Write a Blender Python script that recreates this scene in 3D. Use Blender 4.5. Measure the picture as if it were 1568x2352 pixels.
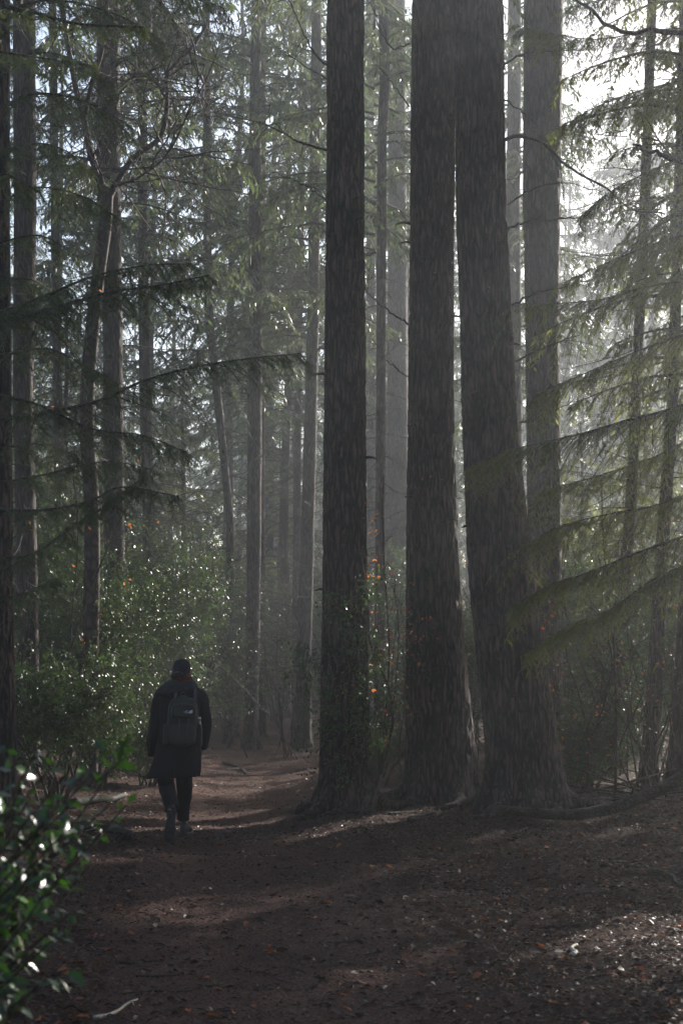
import bpy, math, random
import numpy as np
from mathutils import Vector

PI = math.pi
scene = bpy.context.scene
COL = scene.collection
for o in list(bpy.data.objects):
    bpy.data.objects.remove(o)

# ------------------------------------------------------------------ camera, sky, sun, exposure
CAM_H = 1.6
PITCH = math.atan(367 / 3508.6)
cam_d = bpy.data.cameras.new('camera')
cam = bpy.data.objects.new('camera', cam_d)
COL.objects.link(cam)
cam.location = (0, 0, CAM_H)
cam.rotation_euler = (PI / 2 + PITCH, 0, 0)
cam_d.sensor_fit = 'VERTICAL'
cam_d.sensor_height = 24
cam_d.sensor_width = 16
cam_d.lens = 35.8
cam_d.clip_start = 0.1
cam_d.clip_end = 1000
cam_d.dof.use_dof = True
cam_d.dof.focus_distance = 18.0
cam_d.dof.aperture_fstop = 3.6
scene.camera = cam

SUN_AZ = math.radians(36)      # to the right of the view direction (+Y)
SUN_EL = math.radians(24)
world = bpy.data.worlds.new('World')
scene.world = world
world.use_nodes = True
wn = world.node_tree
wn.nodes.clear()
sky = wn.nodes.new('ShaderNodeTexSky')
sky.sky_type = 'NISHITA'
sky.sun_disc = False
sky.sun_elevation = SUN_EL
sky.sun_rotation = SUN_AZ
sky.air_density = 1.0
sky.dust_density = 2.2
sky.ozone_density = 1.0
bg = wn.nodes.new('ShaderNodeBackground')
bg.inputs['Strength'].default_value = 0.10
wo = wn.nodes.new('ShaderNodeOutputWorld')
wn.links.new(sky.outputs[0], bg.inputs[0])
wn.links.new(bg.outputs[0], wo.inputs[0])

sun_d = bpy.data.lights.new('sun', 'SUN')
sun_d.energy = 5.0
sun_d.angle = math.radians(0.53)
sun_d.color = (1.0, 0.94, 0.85)
sun = bpy.data.objects.new('sun', sun_d)
COL.objects.link(sun)
S = Vector((math.sin(SUN_AZ) * math.cos(SUN_EL), math.cos(SUN_AZ) * math.cos(SUN_EL), math.sin(SUN_EL)))
sun.rotation_euler = S.to_track_quat('Z', 'Y').to_euler()
sun.location = S * 60
SUNV = np.array(S)

vs = scene.view_settings
vs.view_transform = 'Standard'
vs.look = 'None'
vs.exposure = 1.3
vs.gamma = 1
vs.use_curve_mapping = False
cy = scene.cycles
cy.use_denoising = True
try:
    cy.denoiser = 'OPENIMAGEDENOISE'
except Exception:
    pass
cy.max_bounces = 7
cy.diffuse_bounces = 3
cy.glossy_bounces = 2
cy.transmission_bounces = 4
cy.volume_bounces = 1
cy.transparent_max_bounces = 4
cy.sample_clamp_direct = 14
cy.sample_clamp_indirect = 3
cy.caustics_reflective = False
cy.caustics_refractive = False
HAZE = 0.0028

# ------------------------------------------------------------------ helpers
F_P = 3508.6


def at(px, py, Y):
    """photo point (1568 x 2352 grid) -> world point on the plane y = Y"""
    xc = (px - 784) / F_P
    yc = (1176 - py) / F_P
    d = np.array([xc, math.cos(PITCH) - yc * math.sin(PITCH), math.sin(PITCH) + yc * math.cos(PITCH)])
    t = Y / d[1]
    return np.array([0, 0, CAM_H]) + d * t


def _hash(ix, iy, seed):
    h = (ix.astype(np.int64) * 374761393 + iy.astype(np.int64) * 668265263 + seed * 1442695041) & 0x7fffffff
    h = ((h ^ (h >> 13)) * 1274126177) & 0x7fffffff
    h = ((h ^ (h >> 16)) * 668265263) & 0x7fffffff
    return ((h >> 7) & 0xffff) / 65535.0


def vn(x, y, seed=0, wrap=None):
    x = np.asarray(x, float); y = np.asarray(y, float)
    ix = np.floor(x); iy = np.floor(y)
    fx = x - ix; fy = y - iy
    fx = fx * fx * (3 - 2 * fx); fy = fy * fy * (3 - 2 * fy)
    ix2 = ix + 1
    if wrap:
        ix = np.mod(ix, wrap); ix2 = np.mod(ix2, wrap)
    a = _hash(ix, iy, seed); b = _hash(ix2, iy, seed)
    c = _hash(ix, iy + 1, seed); d = _hash(ix2, iy + 1, seed)
    return (a + (b - a) * fx) * (1 - fy) + (c + (d - c) * fx) * fy


def unit(a):
    return a / (np.linalg.norm(a, axis=-1, keepdims=True) + 1e-9)


def make_mesh(name, V, F, mat, smooth=False):
    """V (n,3); F list of (m,k) int arrays"""
    V = np.asarray(V, np.float32)
    if not isinstance(F, (list, tuple)):
        F = [F]
    F = [np.asarray(f) for f in F if len(f)]
    me = bpy.data.meshes.new(name)
    me.vertices.add(len(V))
    me.vertices.foreach_set('co', V.ravel())
    loops = np.concatenate([f.ravel() for f in F]).astype(np.int32)
    sizes = np.concatenate([np.full(len(f), f.shape[1]) for f in F]).astype(np.int32)
    starts = np.concatenate([[0], np.cumsum(sizes)[:-1]]).astype(np.int32)
    me.loops.add(len(loops))
    me.loops.foreach_set('vertex_index', loops)
    me.polygons.add(len(sizes))
    me.polygons.foreach_set('loop_start', starts)
    me.polygons.foreach_set('loop_total', sizes)
    if smooth:
        me.polygons.foreach_set('use_smooth', np.ones(len(sizes), bool))
    me.update(calc_edges=True)
    me.materials.append(mat)
    return me


class Geo:
    def __init__(self):
        self.V = []; self.F = {}; self.n = 0

    def add(self, V, F):
        V = np.asarray(V, float).reshape(-1, 3)
        F = np.asarray(F)
        if len(F) == 0:
            return
        self.V.append(V)
        self.F.setdefault(F.shape[1], []).append(F + self.n)
        self.n += len(V)

    def mesh(self, name, mat, smooth=False):
        return make_mesh(name, np.concatenate(self.V), [np.concatenate(f) for f in self.F.values()], mat, smooth)


def link(name, data, parent=None, kind=None, label=None, cat=None, group=None, loc=None):
    o = bpy.data.objects.new(name, data)
    COL.objects.link(o)
    if parent is not None:
        o.parent = parent
    if loc is not None:
        o.location = loc
    if kind:
        o['kind'] = kind
    if label:
        o['label'] = label
    if cat:
        o['category'] = cat
    if group:
        o['group'] = group
    return o


def thing(name, label, cat, loc=(0, 0, 0), group=None):
    return link(name, None, None, None, label, cat, group, tuple(float(v) for v in loc))


def tubes(P, R, S=3):
    """batch of tubes: P (N,K,3), R (N,K)"""
    P = np.asarray(P, float); R = np.asarray(R, float)
    N, K, _ = P.shape
    T = unit(np.gradient(P, axis=1))
    avg = unit(P[:, -1] - P[:, 0])
    ref = np.where(np.abs(avg[:, 2:3]) > 0.8, np.array([[1.0, 0.1, 0]]), np.array([[0, 0.05, 1.0]]))
    U = unit(np.cross(T, ref[:, None, :]))
    W = np.cross(T, U)
    a = np.arange(S) / S * 2 * PI
    V = P[:, :, None, :] + R[:, :, None, None] * (np.cos(a)[None, None, :, None] * U[:, :, None, :] + np.sin(a)[None, None, :, None] * W[:, :, None, :])
    i = np.arange(N)[:, None, None] * (K * S); k = np.arange(K - 1)[None, :, None] * S; s = np.arange(S)[None, None, :]
    s2 = (s + 1) % S
    F = np.stack([i + k + s, i + k + s2, i + k + S + s2, i + k + S + s], -1).reshape(-1, 4)
    return V.reshape(-1, 3), F


def loft(rings, cap=True):
    """rings (K,S,3)"""
    rings = np.asarray(rings, float)
    K, S, _ = rings.shape
    k = np.arange(K - 1)[:, None] * S; s = np.arange(S)[None, :]
    F = np.stack([k + s, k + (s + 1) % S, k + S + (s + 1) % S, k + S + s], -1).reshape(-1, 4)
    V = rings.reshape(-1, 3)
    T = np.zeros((0, 3), int)
    if cap:
        c0 = rings[0].mean(0); c1 = rings[-1].mean(0)
        n = len(V); V = np.vstack([V, c0, c1])
        s = np.arange(S)
        T = np.concatenate([np.stack([(s + 1) % S, s, np.full(S, n)], -1),
                            np.stack([(K - 1) * S + s, (K - 1) * S + (s + 1) % S, np.full(S, n + 1)], -1)])
    return V, F, T


def smooth_path(pts, n):
    """Catmull-Rom through points"""
    pts = np.asarray(pts, float)
    p = np.vstack([2 * pts[0] - pts[1], pts, 2 * pts[-1] - pts[-2]])
    t = np.linspace(0, len(pts) - 1 - 1e-6, n)
    i = np.floor(t).astype(int); f = (t - i)[:, None]
    p0, p1, p2, p3 = p[i], p[i + 1], p[i + 2], p[i + 3]
    return 0.5 * (2 * p1 + (p2 - p0) * f + (2 * p0 - 5 * p1 + 4 * p2 - p3) * f ** 2 + (3 * p1 - p0 - 3 * p2 + p3) * f ** 3)


# ------------------------------------------------------------------ materials
class M:
    pass


def new_mat(name):
    m = bpy.data.materials.new(name)
    m.use_nodes = True
    nt = m.node_tree
    nt.nodes.clear()
    return m, nt


def nd(nt, t, **kw):
    n = nt.nodes.new(t)
    for k, v in kw.items():
        if k in n.inputs:
            n.inputs[k].default_value = v
        else:
            setattr(n, k, v)
    return n


def ramp(nt, fac, stops):
    r = nt.nodes.new('ShaderNodeValToRGB')
    e = r.color_ramp.elements
    while len(e) > 1:
        e.remove(e[-1])
    e[0].position = stops[0][0]; e[0].color = (*stops[0][1], 1)
    for p, c in stops[1:]:
        x = e.new(p); x.color = (*c, 1)
    nt.links.new(fac, r.inputs[0])
    return r.outputs[0]


def leaf_mat(name, stops, rough=0.35, trans=0.45, tcol=(0.16, 0.24, 0.03), spec=0.5, big=1.2):
    m, nt = new_mat(name)
    L = nt.links.new
    geo = nd(nt, 'ShaderNodeNewGeometry')
    tc = nd(nt, 'ShaderNodeTexCoord')
    no = nd(nt, 'ShaderNodeTexNoise', Scale=big, Detail=2.0)
    L(geo.outputs['Position'], no.inputs['Vector'])
    mx = nd(nt, 'ShaderNodeMath', operation='MULTIPLY_ADD')
    L(geo.outputs['Random Per Island'], mx.inputs[0])
    mx.inputs[1].default_value = 0.55
    sub = nd(nt, 'ShaderNodeMath', operation='MULTIPLY_ADD')
    L(no.outputs['Fac'], sub.inputs[0]); sub.inputs[1].default_value = 1.3; sub.inputs[2].default_value = -0.42
    L(sub.outputs[0], mx.inputs[2])
    col = ramp(nt, mx.outputs[0], stops)
    p = nd(nt, 'ShaderNodeBsdfPrincipled', Roughness=rough)
    p.inputs['Specular IOR Level'].default_value = spec
    L(col, p.inputs['Base Color'])
    t = nd(nt, 'ShaderNodeBsdfTranslucent')
    mixc = nd(nt, 'ShaderNodeMix', data_type='RGBA', blend_type='MIX')
    mixc.inputs[0].default_value = 0.6
    L(col, mixc.inputs[6]); mixc.inputs[7].default_value = (*tcol, 1)
    L(mixc.outputs[2], t.inputs['Color'])
    ms = nd(nt, 'ShaderNodeMixShader')
    ms.inputs[0].default_value = trans
    L(p.outputs[0], ms.inputs[1]); L(t.outputs[0], ms.inputs[2])
    out = nd(nt, 'ShaderNodeOutputMaterial')
    L(ms.outputs[0], out.inputs[0])
    return m


def bark_mat(name, dark, light, scale=1.0, bump=0.35, moss=0.0, rough=0.85, stretch=0.22, lichen=0.0):
    m, nt = new_mat(name)
    L = nt.links.new
    tc = nd(nt, 'ShaderNodeTexCoord')
    mp = nd(nt, 'ShaderNodeMapping')
    mp.inputs['Scale'].default_value = (1, 1, stretch)
    L(tc.outputs['Object'], mp.inputs[0])
    n1 = nd(nt, 'ShaderNodeTexNoise', Scale=26 * scale, Detail=6.0, Roughness=0.65)
    L(mp.outputs[0], n1.inputs['Vector'])
    vo = nd(nt, 'ShaderNodeTexVoronoi', feature='DISTANCE_TO_EDGE', Scale=17 * scale)
    wv = nd(nt, 'ShaderNodeVectorMath', operation='MULTIPLY_ADD')
    nw = nd(nt, 'ShaderNodeTexNoise', Scale=9 * scale, Detail=3.0)
    L(mp.outputs[0], nw.inputs['Vector'])
    L(nw.outputs['Color'], wv.inputs[0]); wv.inputs[1].default_value = (0.12, 0.12, 0.10); L(mp.outputs[0], wv.inputs[2])
    L(wv.outputs[0], vo.inputs['Vector'])
    n2 = nd(nt, 'ShaderNodeTexNoise', Scale=1.6, Detail=4.0)
    L(tc.outputs['Object'], n2.inputs['Vector'])
    vr = nd(nt, 'ShaderNodeMapRange')
    vr.inputs['From Max'].default_value = 0.26
    L(vo.outputs['Distance'], vr.inputs['Value'])
    a = nd(nt, 'ShaderNodeMath', operation='MULTIPLY'); L(vr.outputs[0], a.inputs[0]); L(n1.outputs['Fac'], a.inputs[1])
    b = nd(nt, 'ShaderNodeMath', operation='ADD'); L(a.outputs[0], b.inputs[0])
    n2s = nd(nt, 'ShaderNodeMath', operation='MULTIPLY_ADD'); L(n2.outputs['Fac'], n2s.inputs[0]); n2s.inputs[1].default_value = 1.1; n2s.inputs[2].default_value = -0.5
    L(n2s.outputs[0], b.inputs[1])
    col = ramp(nt, b.outputs[0], [(0.0, tuple(c * 0.8 for c in dark)), (0.15, dark), (0.62, light), (0.95, tuple(min(1, c * 1.5) for c in light))])
    if moss > 0:
        mn = nd(nt, 'ShaderNodeTexNoise', Scale=3.5, Detail=5.0)
        L(tc.outputs['Object'], mn.inputs['Vector'])
        mr = nd(nt, 'ShaderNodeMapRange'); mr.inputs['From Min'].default_value = 0.52; mr.inputs['From Max'].default_value = 0.7; mr.inputs['To Max'].default_value = moss
        L(mn.outputs['Fac'], mr.inputs['Value'])
        mc = nd(nt, 'ShaderNodeMix', data_type='RGBA'); L(mr.outputs[0], mc.inputs[0]); L(col, mc.inputs[6]); mc.inputs[7].default_value = (0.05, 0.075, 0.025, 1)
        col = mc.outputs[2]
    if lichen > 0:
        mn = nd(nt, 'ShaderNodeTexNoise', Scale=14, Detail=6.0, Roughness=0.7)
        L(tc.outputs['Object'], mn.inputs['Vector'])
        mr = nd(nt, 'ShaderNodeMapRange'); mr.inputs['From Min'].default_value = 0.56; mr.inputs['From Max'].default_value = 0.66; mr.inputs['To Max'].default_value = lichen
        L(mn.outputs['Fac'], mr.inputs['Value'])
        mc = nd(nt, 'ShaderNodeMix', data_type='RGBA'); L(mr.outputs[0], mc.inputs[0]); L(col, mc.inputs[6]); mc.inputs[7].default_value = (0.10, 0.11, 0.10, 1)
        col = mc.outputs[2]
    p = nd(nt, 'ShaderNodeBsdfPrincipled', Roughness=rough)
    p.inputs['Specular IOR Level'].default_value = 0.25
    L(col, p.inputs['Base Color'])
    bp = nd(nt, 'ShaderNodeBump', Strength=bump, Distance=0.022)
    L(a.outputs[0], bp.inputs['Height']); L(bp.outputs[0], p.inputs['Normal'])
    out = nd(nt, 'ShaderNodeOutputMaterial'); L(p.outputs[0], out.inputs[0])
    return m


def plain_mat(name, col, rough=0.8, scale=40, var=0.35, spec=0.3, bump=0.1, metallic=0.0):
    m, nt = new_mat(name)
    L = nt.links.new
    tc = nd(nt, 'ShaderNodeTexCoord')
    n = nd(nt, 'ShaderNodeTexNoise', Scale=scale, Detail=5.0)
    L(tc.outputs['Object'], n.inputs['Vector'])
    c = ramp(nt, n.outputs['Fac'], [(0.25, tuple(v * (1 - var) for v in col)), (0.75, tuple(min(1, v * (1 + var)) for v in col))])
    p = nd(nt, 'ShaderNodeBsdfPrincipled', Roughness=rough, Metallic=metallic)
    p.inputs['Specular IOR Level'].default_value = spec
    L(c, p.inputs['Base Color'])
    if bump:
        b = nd(nt, 'ShaderNodeBump', Strength=bump, Distance=0.005)
        L(n.outputs['Fac'], b.inputs['Height']); L(b.outputs[0], p.inputs['Normal'])
    out = nd(nt, 'ShaderNodeOutputMaterial'); L(p.outputs[0], out.inputs[0])
    return m


M.fir = bark_mat('bark_fir', (0.014, 0.010, 0.010), (0.105, 0.066, 0.055), 1.1, 0.9, 0.15, lichen=0.25, stretch=0.15)
M.spruce = bark_mat('bark_spruce', (0.022, 0.014, 0.013), (0.10, 0.064, 0.054), 1.6, 0.5, 0.2, stretch=0.13)
M.beech = bark_mat('bark_smooth', (0.030, 0.018, 0.017), (0.085, 0.052, 0.048), 0.6, 0.15, 0.3, stretch=0.6)
M.twig = bark_mat('bark_twig', (0.03, 0.022, 0.018), (0.12, 0.09, 0.07), 2.0, 0.2, 0.5)
M.log = bark_mat('bark_log', (0.02, 0.015, 0.013), (0.08, 0.058, 0.046), 1.6, 0.5, 0.3, stretch=1.0)
M.needle = leaf_mat('needles_fir', [(0.0, (0.012, 0.026, 0.012)), (0.45, (0.028, 0.055, 0.022)), (0.8, (0.05, 0.085, 0.028)), (1.0, (0.09, 0.115, 0.035))], 0.42, 0.42, (0.15, 0.19, 0.06))
M.hemlock = leaf_mat('needles_hemlock', [(0.0, (0.015, 0.03, 0.01)), (0.45, (0.035, 0.06, 0.018)), (0.8, (0.06, 0.09, 0.025)), (1.0, (0.10, 0.12, 0.03))], 0.36, 0.55, (0.32, 0.34, 0.05))
M.holly = leaf_mat('holly_leaf', [(0.0, (0.008, 0.022, 0.010)), (0.5, (0.020, 0.05, 0.016)), (0.85, (0.035, 0.08, 0.018)), (1.0, (0.09, 0.11, 0.03))], 0.36, 0.3, (0.14, 0.22, 0.04), 0.42)
M.beechleaf = leaf_mat('dead_beech_leaf', [(0.0, (0.20, 0.05, 0.018)), (0.5, (0.42, 0.11, 0.03)), (1.0, (0.5, 0.2, 0.06))], 0.5, 0.5, (0.75, 0.25, 0.06))
M.litter = leaf_mat('leaf_litter', [(0.0, (0.009, 0.006, 0.006)), (0.4, (0.024, 0.015, 0.013)), (0.68, (0.05, 0.030, 0.024)), (0.9, (0.10, 0.065, 0.05)), (1.0, (0.17, 0.115, 0.09))], 0.5, 0.08, (0.2, 0.1, 0.05), 0.25, 0.6)
M.orange = leaf_mat('orange_leaf', [(0.0, (0.10, 0.028, 0.012)), (0.5, (0.26, 0.07, 0.02)), (1.0, (0.40, 0.15, 0.04))], 0.45, 0.25, (0.5, 0.15, 0.03))
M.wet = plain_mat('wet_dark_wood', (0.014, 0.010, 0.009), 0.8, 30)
M.pale = plain_mat('pale_bleached_wood', (0.42, 0.37, 0.30), 0.6, 60)


def soil_mat(name, a, b, c):
    m, nt = new_mat(name)
    L = nt.links.new
    tc = nd(nt, 'ShaderNodeTexCoord')
    n1 = nd(nt, 'ShaderNodeTexNoise', Scale=0.9, Detail=6.0, Roughness=0.6)
    n2 = nd(nt, 'ShaderNodeTexNoise', Scale=38.0, Detail=6.0, Roughness=0.75)
    v = nd(nt, 'ShaderNodeTexVoronoi', Scale=45.0)
    for n in (n1, n2, v):
        L(tc.outputs['Object'], n.inputs['Vector'])
    s = nd(nt, 'ShaderNodeMath', operation='MULTIPLY_ADD'); L(n1.outputs['Fac'], s.inputs[0]); s.inputs[1].default_value = 0.5
    L(n2.outputs['Fac'], s.inputs[2])
    col = ramp(nt, s.outputs[0], [(0.45, a), (0.75, b), (1.0, c)])
    p = nd(nt, 'ShaderNodeBsdfPrincipled', Roughness=0.95)
    p.inputs['Specular IOR Level'].default_value = 0.08
    L(col, p.inputs['Base Color'])
    h = nd(nt, 'ShaderNodeMath', operation='ADD'); L(n2.outputs['Fac'], h.inputs[0]); L(v.outputs['Distance'], h.inputs[1])
    bp = nd(nt, 'ShaderNodeBump', Strength=0.8, Distance=0.02)
    L(h.outputs[0], bp.inputs['Height']); L(bp.outputs[0], p.inputs['Normal'])
    out = nd(nt, 'ShaderNodeOutputMaterial'); L(p.outputs[0], out.inputs[0])
    return m


M.soil = soil_mat('forest_soil', (0.018, 0.009, 0.0075), (0.05, 0.026, 0.020), (0.11, 0.062, 0.048))
M.path = soil_mat('trodden_soil', (0.026, 0.0135, 0.012), (0.078, 0.043, 0.035), (0.15, 0.088, 0.070))

# ------------------------------------------------------------------ ground
def path_x(y):
    """centre line of the path"""
    ys = np.array([-5, 4, 7, 10, 14, 18, 22, 27, 33, 40, 60])
    xs = np.array([0.0, -0.1, -0.25, -0.45, -0.9, -1.15, -1.35, -1.45, -1.3, -0.2, 4.0])
    return np.interp(y, ys, xs)


def sm(a, b, x):
    t = np.clip((x - a) / (b - a), 0, 1)
    return t * t * (3 - 2 * t)


def gz(x, y):
    x = np.asarray(x, float); y = np.asarray(y, float)
    z = 0.10 * (vn(x * 0.45 + 9, y * 0.45, 1) - 0.5) + 0.05 * (vn(x * 1.7, y * 1.7, 2) - 0.5)
    z = z + 0.30 * sm(-1.0, -3.6, x - path_x(y) + 0.25) * sm(6, 14, y)
    z = z + 0.18 * sm(1.6, 5.5, x - path_x(y)) * sm(2, 9, y) * (1 - sm(16, 20, y))
    z = z - 0.10 * (1 - sm(0.2, 1.5, np.abs(x - path_x(y))))
    return z


def gz_fine(x, y):
    w = 0.45 + 0.55 * sm(0.6, 1.8, np.abs(x - path_x(y)))
    return gz(x, y) + w * (0.028 * (vn(x * 5.2, y * 5.2, 3) - 0.5) + 0.02 * (vn(x * 13, y * 13, 4) - 0.5))


X = np.concatenate([np.linspace(-62, -7, 40)[:-1], np.arange(-7, 9, 0.075), np.linspace(9, 82, 50)])
Yl = np.concatenate([np.linspace(-38, 4, 24)[:-1], np.arange(4, 36, 0.075), np.linspace(36, 150, 70)])
GX, GY = np.meshgrid(X, Yl)
GZ = gz_fine(GX, GY)
nx, ny = len(X), len(Yl)
i = np.arange(ny - 1)[:, None] * nx + np.arange(nx - 1)[None, :]
Fg = np.stack([i, i + 1, i + nx + 1, i + nx], -1).reshape(-1, 4)
ground = link('ground', make_mesh('ground', np.stack([GX, GY, GZ], -1).reshape(-1, 3), Fg, M.soil, True), kind='structure')
ground['label'] = 'dark forest floor covered in needles and fallen leaves'

# trodden path sheet, ragged edges
yy = np.arange(2.0, 58, 0.09)
ss = np.linspace(-1, 1, 34)
wl = 0.85 + 0.35 * vn(yy * 0.9, yy * 0, 11) + 0.15 * vn(yy * 5, yy * 0, 12)
wr = 0.95 + 0.40 * vn(yy * 0.8, yy * 0, 13) + 0.15 * vn(yy * 5, yy * 0, 14)
PX = path_x(yy)[:, None] + np.where(ss < 0, ss[None, :] * wl[:, None], ss[None, :] * wr[:, None])
PY = np.repeat(yy[:, None], len(ss), 1)
# sampled on the ground mesh itself so the sheet stays just above it
def mesh_z(x, y):
    ix = np.clip(np.searchsorted(X, x) - 1, 0, nx - 2); iy = np.clip(np.searchsorted(Yl, y) - 1, 0, ny - 2)
    fx = (x - X[ix]) / (X[ix + 1] - X[ix]); fy = (y - Yl[iy]) / (Yl[iy + 1] - Yl[iy])
    return (GZ[iy, ix] * (1 - fx) + GZ[iy, ix + 1] * fx) * (1 - fy) + (GZ[iy + 1, ix] * (1 - fx) + GZ[iy + 1, ix + 1] * fx) * fy
edge = 1 - np.abs(ss)[None, :] ** 6
PZ = mesh_z(PX, PY) + 0.010 * edge - 0.004
i = np.arange(len(yy) - 1)[:, None] * len(ss) + np.arange(len(ss) - 1)[None, :]
Fp = np.stack([i, i + 1, i + len(ss) + 1, i + len(ss)], -1).reshape(-1, 4)
pth = link('path', make_mesh('path', np.stack([PX, PY, PZ], -1).reshape(-1, 3), Fp, M.path, True), kind='structure')
pth['label'] = 'trodden earth footpath running past the big trunks'

# haze: one closed box of even, thin mist
hz_m, nt = new_mat('haze')
pv = nd(nt, 'ShaderNodeVolumePrincipled')
pv.inputs['Color'].default_value = (0.84, 0.91, 1.0, 1)
pv.inputs['Density'].default_value = HAZE
pv.inputs['Anisotropy'].default_value = 0.78
out = nd(nt, 'ShaderNodeOutputMaterial')
nt.links.new(pv.outputs[0], out.inputs['Volume'])
bx = np.array([[x, y, z] for x in (-64, 84) for y in (-40, 153) for z in (-1.6, 34.0)], float)
bf = np.array([[0, 1, 3, 2], [4, 6, 7, 5], [0, 4, 5, 1], [2, 3, 7, 6], [0, 2, 6, 4], [1, 5, 7, 3]])
hz = link('haze', make_mesh('haze', bx, bf, hz_m), kind='stuff')
hz['label'] = 'thin morning mist hanging between the trees'

# ------------------------------------------------------------------ foliage generators
def diamonds(P, D, N, Ln, W, fold=0.0):
    """flat tapered leaf pieces. P,D,N (n,3); Ln,W (n,)"""
    D = unit(D); Sd = unit(np.cross(D, N)); N = np.cross(Sd, D)
    a = P; t = P + D * Ln[:, None]
    m = P + D * (Ln * 0.45)[:, None]
    l = m + Sd * (W * 0.5)[:, None] + N * (W * fold)[:, None]
    r = m - Sd * (W * 0.5)[:, None] + N * (W * fold)[:, None]
    V = np.stack([a, l, t, r], 1).reshape(-1, 3)
    k = np.arange(len(P))[:, None] * 4
    if fold:
        F = np.concatenate([k + np.array([0, 1, 2]), k + np.array([0, 2, 3])])
    else:
        F = k + np.array([[0, 1, 2, 3]])
    return V, F


def combs(rng, P, D, N, Ln, nl, nw, C=4):
    """needles along twiglets: pairs of thin triangles"""
    n = len(P)
    D = unit(D); Sd = unit(np.cross(D, N))
    t = (np.arange(C) + 0.4) / C
    base = P[:, None, :] + D[:, None, :] * (Ln[:, None] * t[None, :])[..., None]
    Vs = []
    for sg in (-1, 1):
        nd_ = unit(D[:, None, :] * 0.55 + sg * Sd[:, None, :] * 0.8 + rng.normal(0, 0.28, (n, C, 3)))
        tip = base + nd_ * (nl * rng.uniform(0.7, 1.2, (n, C)))[..., None]
        w = np.cross(nd_, N[:, None, :]); w = unit(w) * nw * 0.5
        Vs.append(np.stack([base - w, base + w, tip], 2).reshape(-1, 3))
    V = np.concatenate(Vs)
    F = np.arange(len(V)).reshape(-1, 3)
    return V, F


def bough(rng, pts, r0, wood, leaf, Lside=0.8, step=0.14, hang=0.35, tl=0.12, tw=0.024, M_=9, comb=0, start=0.15, fill=1.0, K=None):
    """a conifer bough: main stem, side branchlets with flat hanging sprays"""
    K = K or max(6, len(pts) * 3)
    P = smooth_path(pts, K)
    seg = np.linalg.norm(np.diff(P, axis=0), axis=1); s = np.concatenate([[0], np.cumsum(seg)]); Lt = s[-1]
    R = r0 * (1 - 0.85 * s / Lt) + 0.0015
    if wood is not None:
        V, F = tubes(P[None], R[None], 5 if r0 > 0.012 else 3)
        wood.add(V, F)
    nb = max(3, int(Lt * (1 - start) / step))
    u = start + (1 - start) * (np.arange(nb) + rng.uniform(0, 0.8, nb)) / nb
    u = np.clip(u, 0, 0.995)
    if fill < 1:
        u = u[rng.random(nb) < fill]; nb = len(u)
        if nb == 0:
            return
    bp_ = np.stack([np.interp(u * Lt, s, P[:, c]) for c in range(3)], -1)
    T = unit(np.stack([np.interp(u * Lt, s, np.gradient(P[:, c], s)) for c in range(3)], -1))
    up = np.array([0, 0, 1.0])
    Sd = unit(np.cross(T, up))
    sg = np.where(np.arange(nb) % 2 == 0, 1.0, -1.0)[:, None]
    a = rng.uniform(0.6, 1.15, (nb, 1))
    D = unit(T * np.cos(a) + Sd * sg * np.sin(a) + up * rng.uniform(-0.75, 0.22, (nb, 1)))
    env = np.minimum(1.0, 0.35 + (u - start) * 3.0) * (1 - 0.72 * u ** 1.6)
    Lb = Lside * env * rng.uniform(0.25, 1.25, nb) * (0.55 + 0.9 * vn(u * Lt * 2.2, u * 0 + r0 * 900, 63))
    t4 = np.array([0, 0.33, 0.66, 1.0])
    BP = bp_[:, None, :] + D[:, None, :] * (Lb[:, None] * t4)[..., None] - up * (hang * Lb[:, None] * t4 ** 2)[..., None]
    BP[:, 1:] += rng.normal(0, 0.02, (nb, 3, 3)) * Lb[:, None, None]
    if wood is not None:
        V, F = tubes(BP, np.maximum(0.0012, (r0 * 0.28) * (1 - 0.8 * t4))[None, :] * np.ones((nb, 1)), 3)
        wood.add(V, F)
    # sprays
    nT = M_
    t = (np.arange(nT) + 0.6) / nT
    pos = bp_[:, None, :] + D[:, None, :] * (Lb[:, None] * t)[..., None] - up * (hang * Lb[:, None] * t ** 2)[..., None]
    tan = unit(D[:, None, :] - up * (2 * hang * t)[None, :, None])
    sd = unit(np.cross(tan, up)) * np.where(np.arange(nT) % 2 == 0, 1, -1)[None, :, None]
    dr = unit(tan * 0.7 + sd * 0.75 - up * rng.uniform(0.1, 0.9, (nb, nT, 1)) * hang * 1.6 + rng.normal(0, 0.22, (nb, nT, 3)))
    Ln = tl * rng.uniform(0.55, 1.25, (nb, nT)) * (0.65 + 0.35 * np.minimum(1, Lb / (Lside * 0.6)))[:, None]
    pos = pos.reshape(-1, 3); dr = dr.reshape(-1, 3); Ln = Ln.ravel()
    nrm = unit(up + rng.normal(0, 0.45, pos.shape))
    if comb:
        V, F = combs(rng, pos, dr, nrm, Ln, tw, tw * 0.22, comb)
        leaf.add(V, F)
        V, F = diamonds(pos, dr, nrm, Ln * 1.02, np.full(len(Ln), tw * 0.28))
        leaf.add(V, F)
    else:
        V, F = diamonds(pos, dr, nrm, Ln, tw * rng.uniform(0.6, 1.4, len(Ln)))
        leaf.add(V, F)


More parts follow.
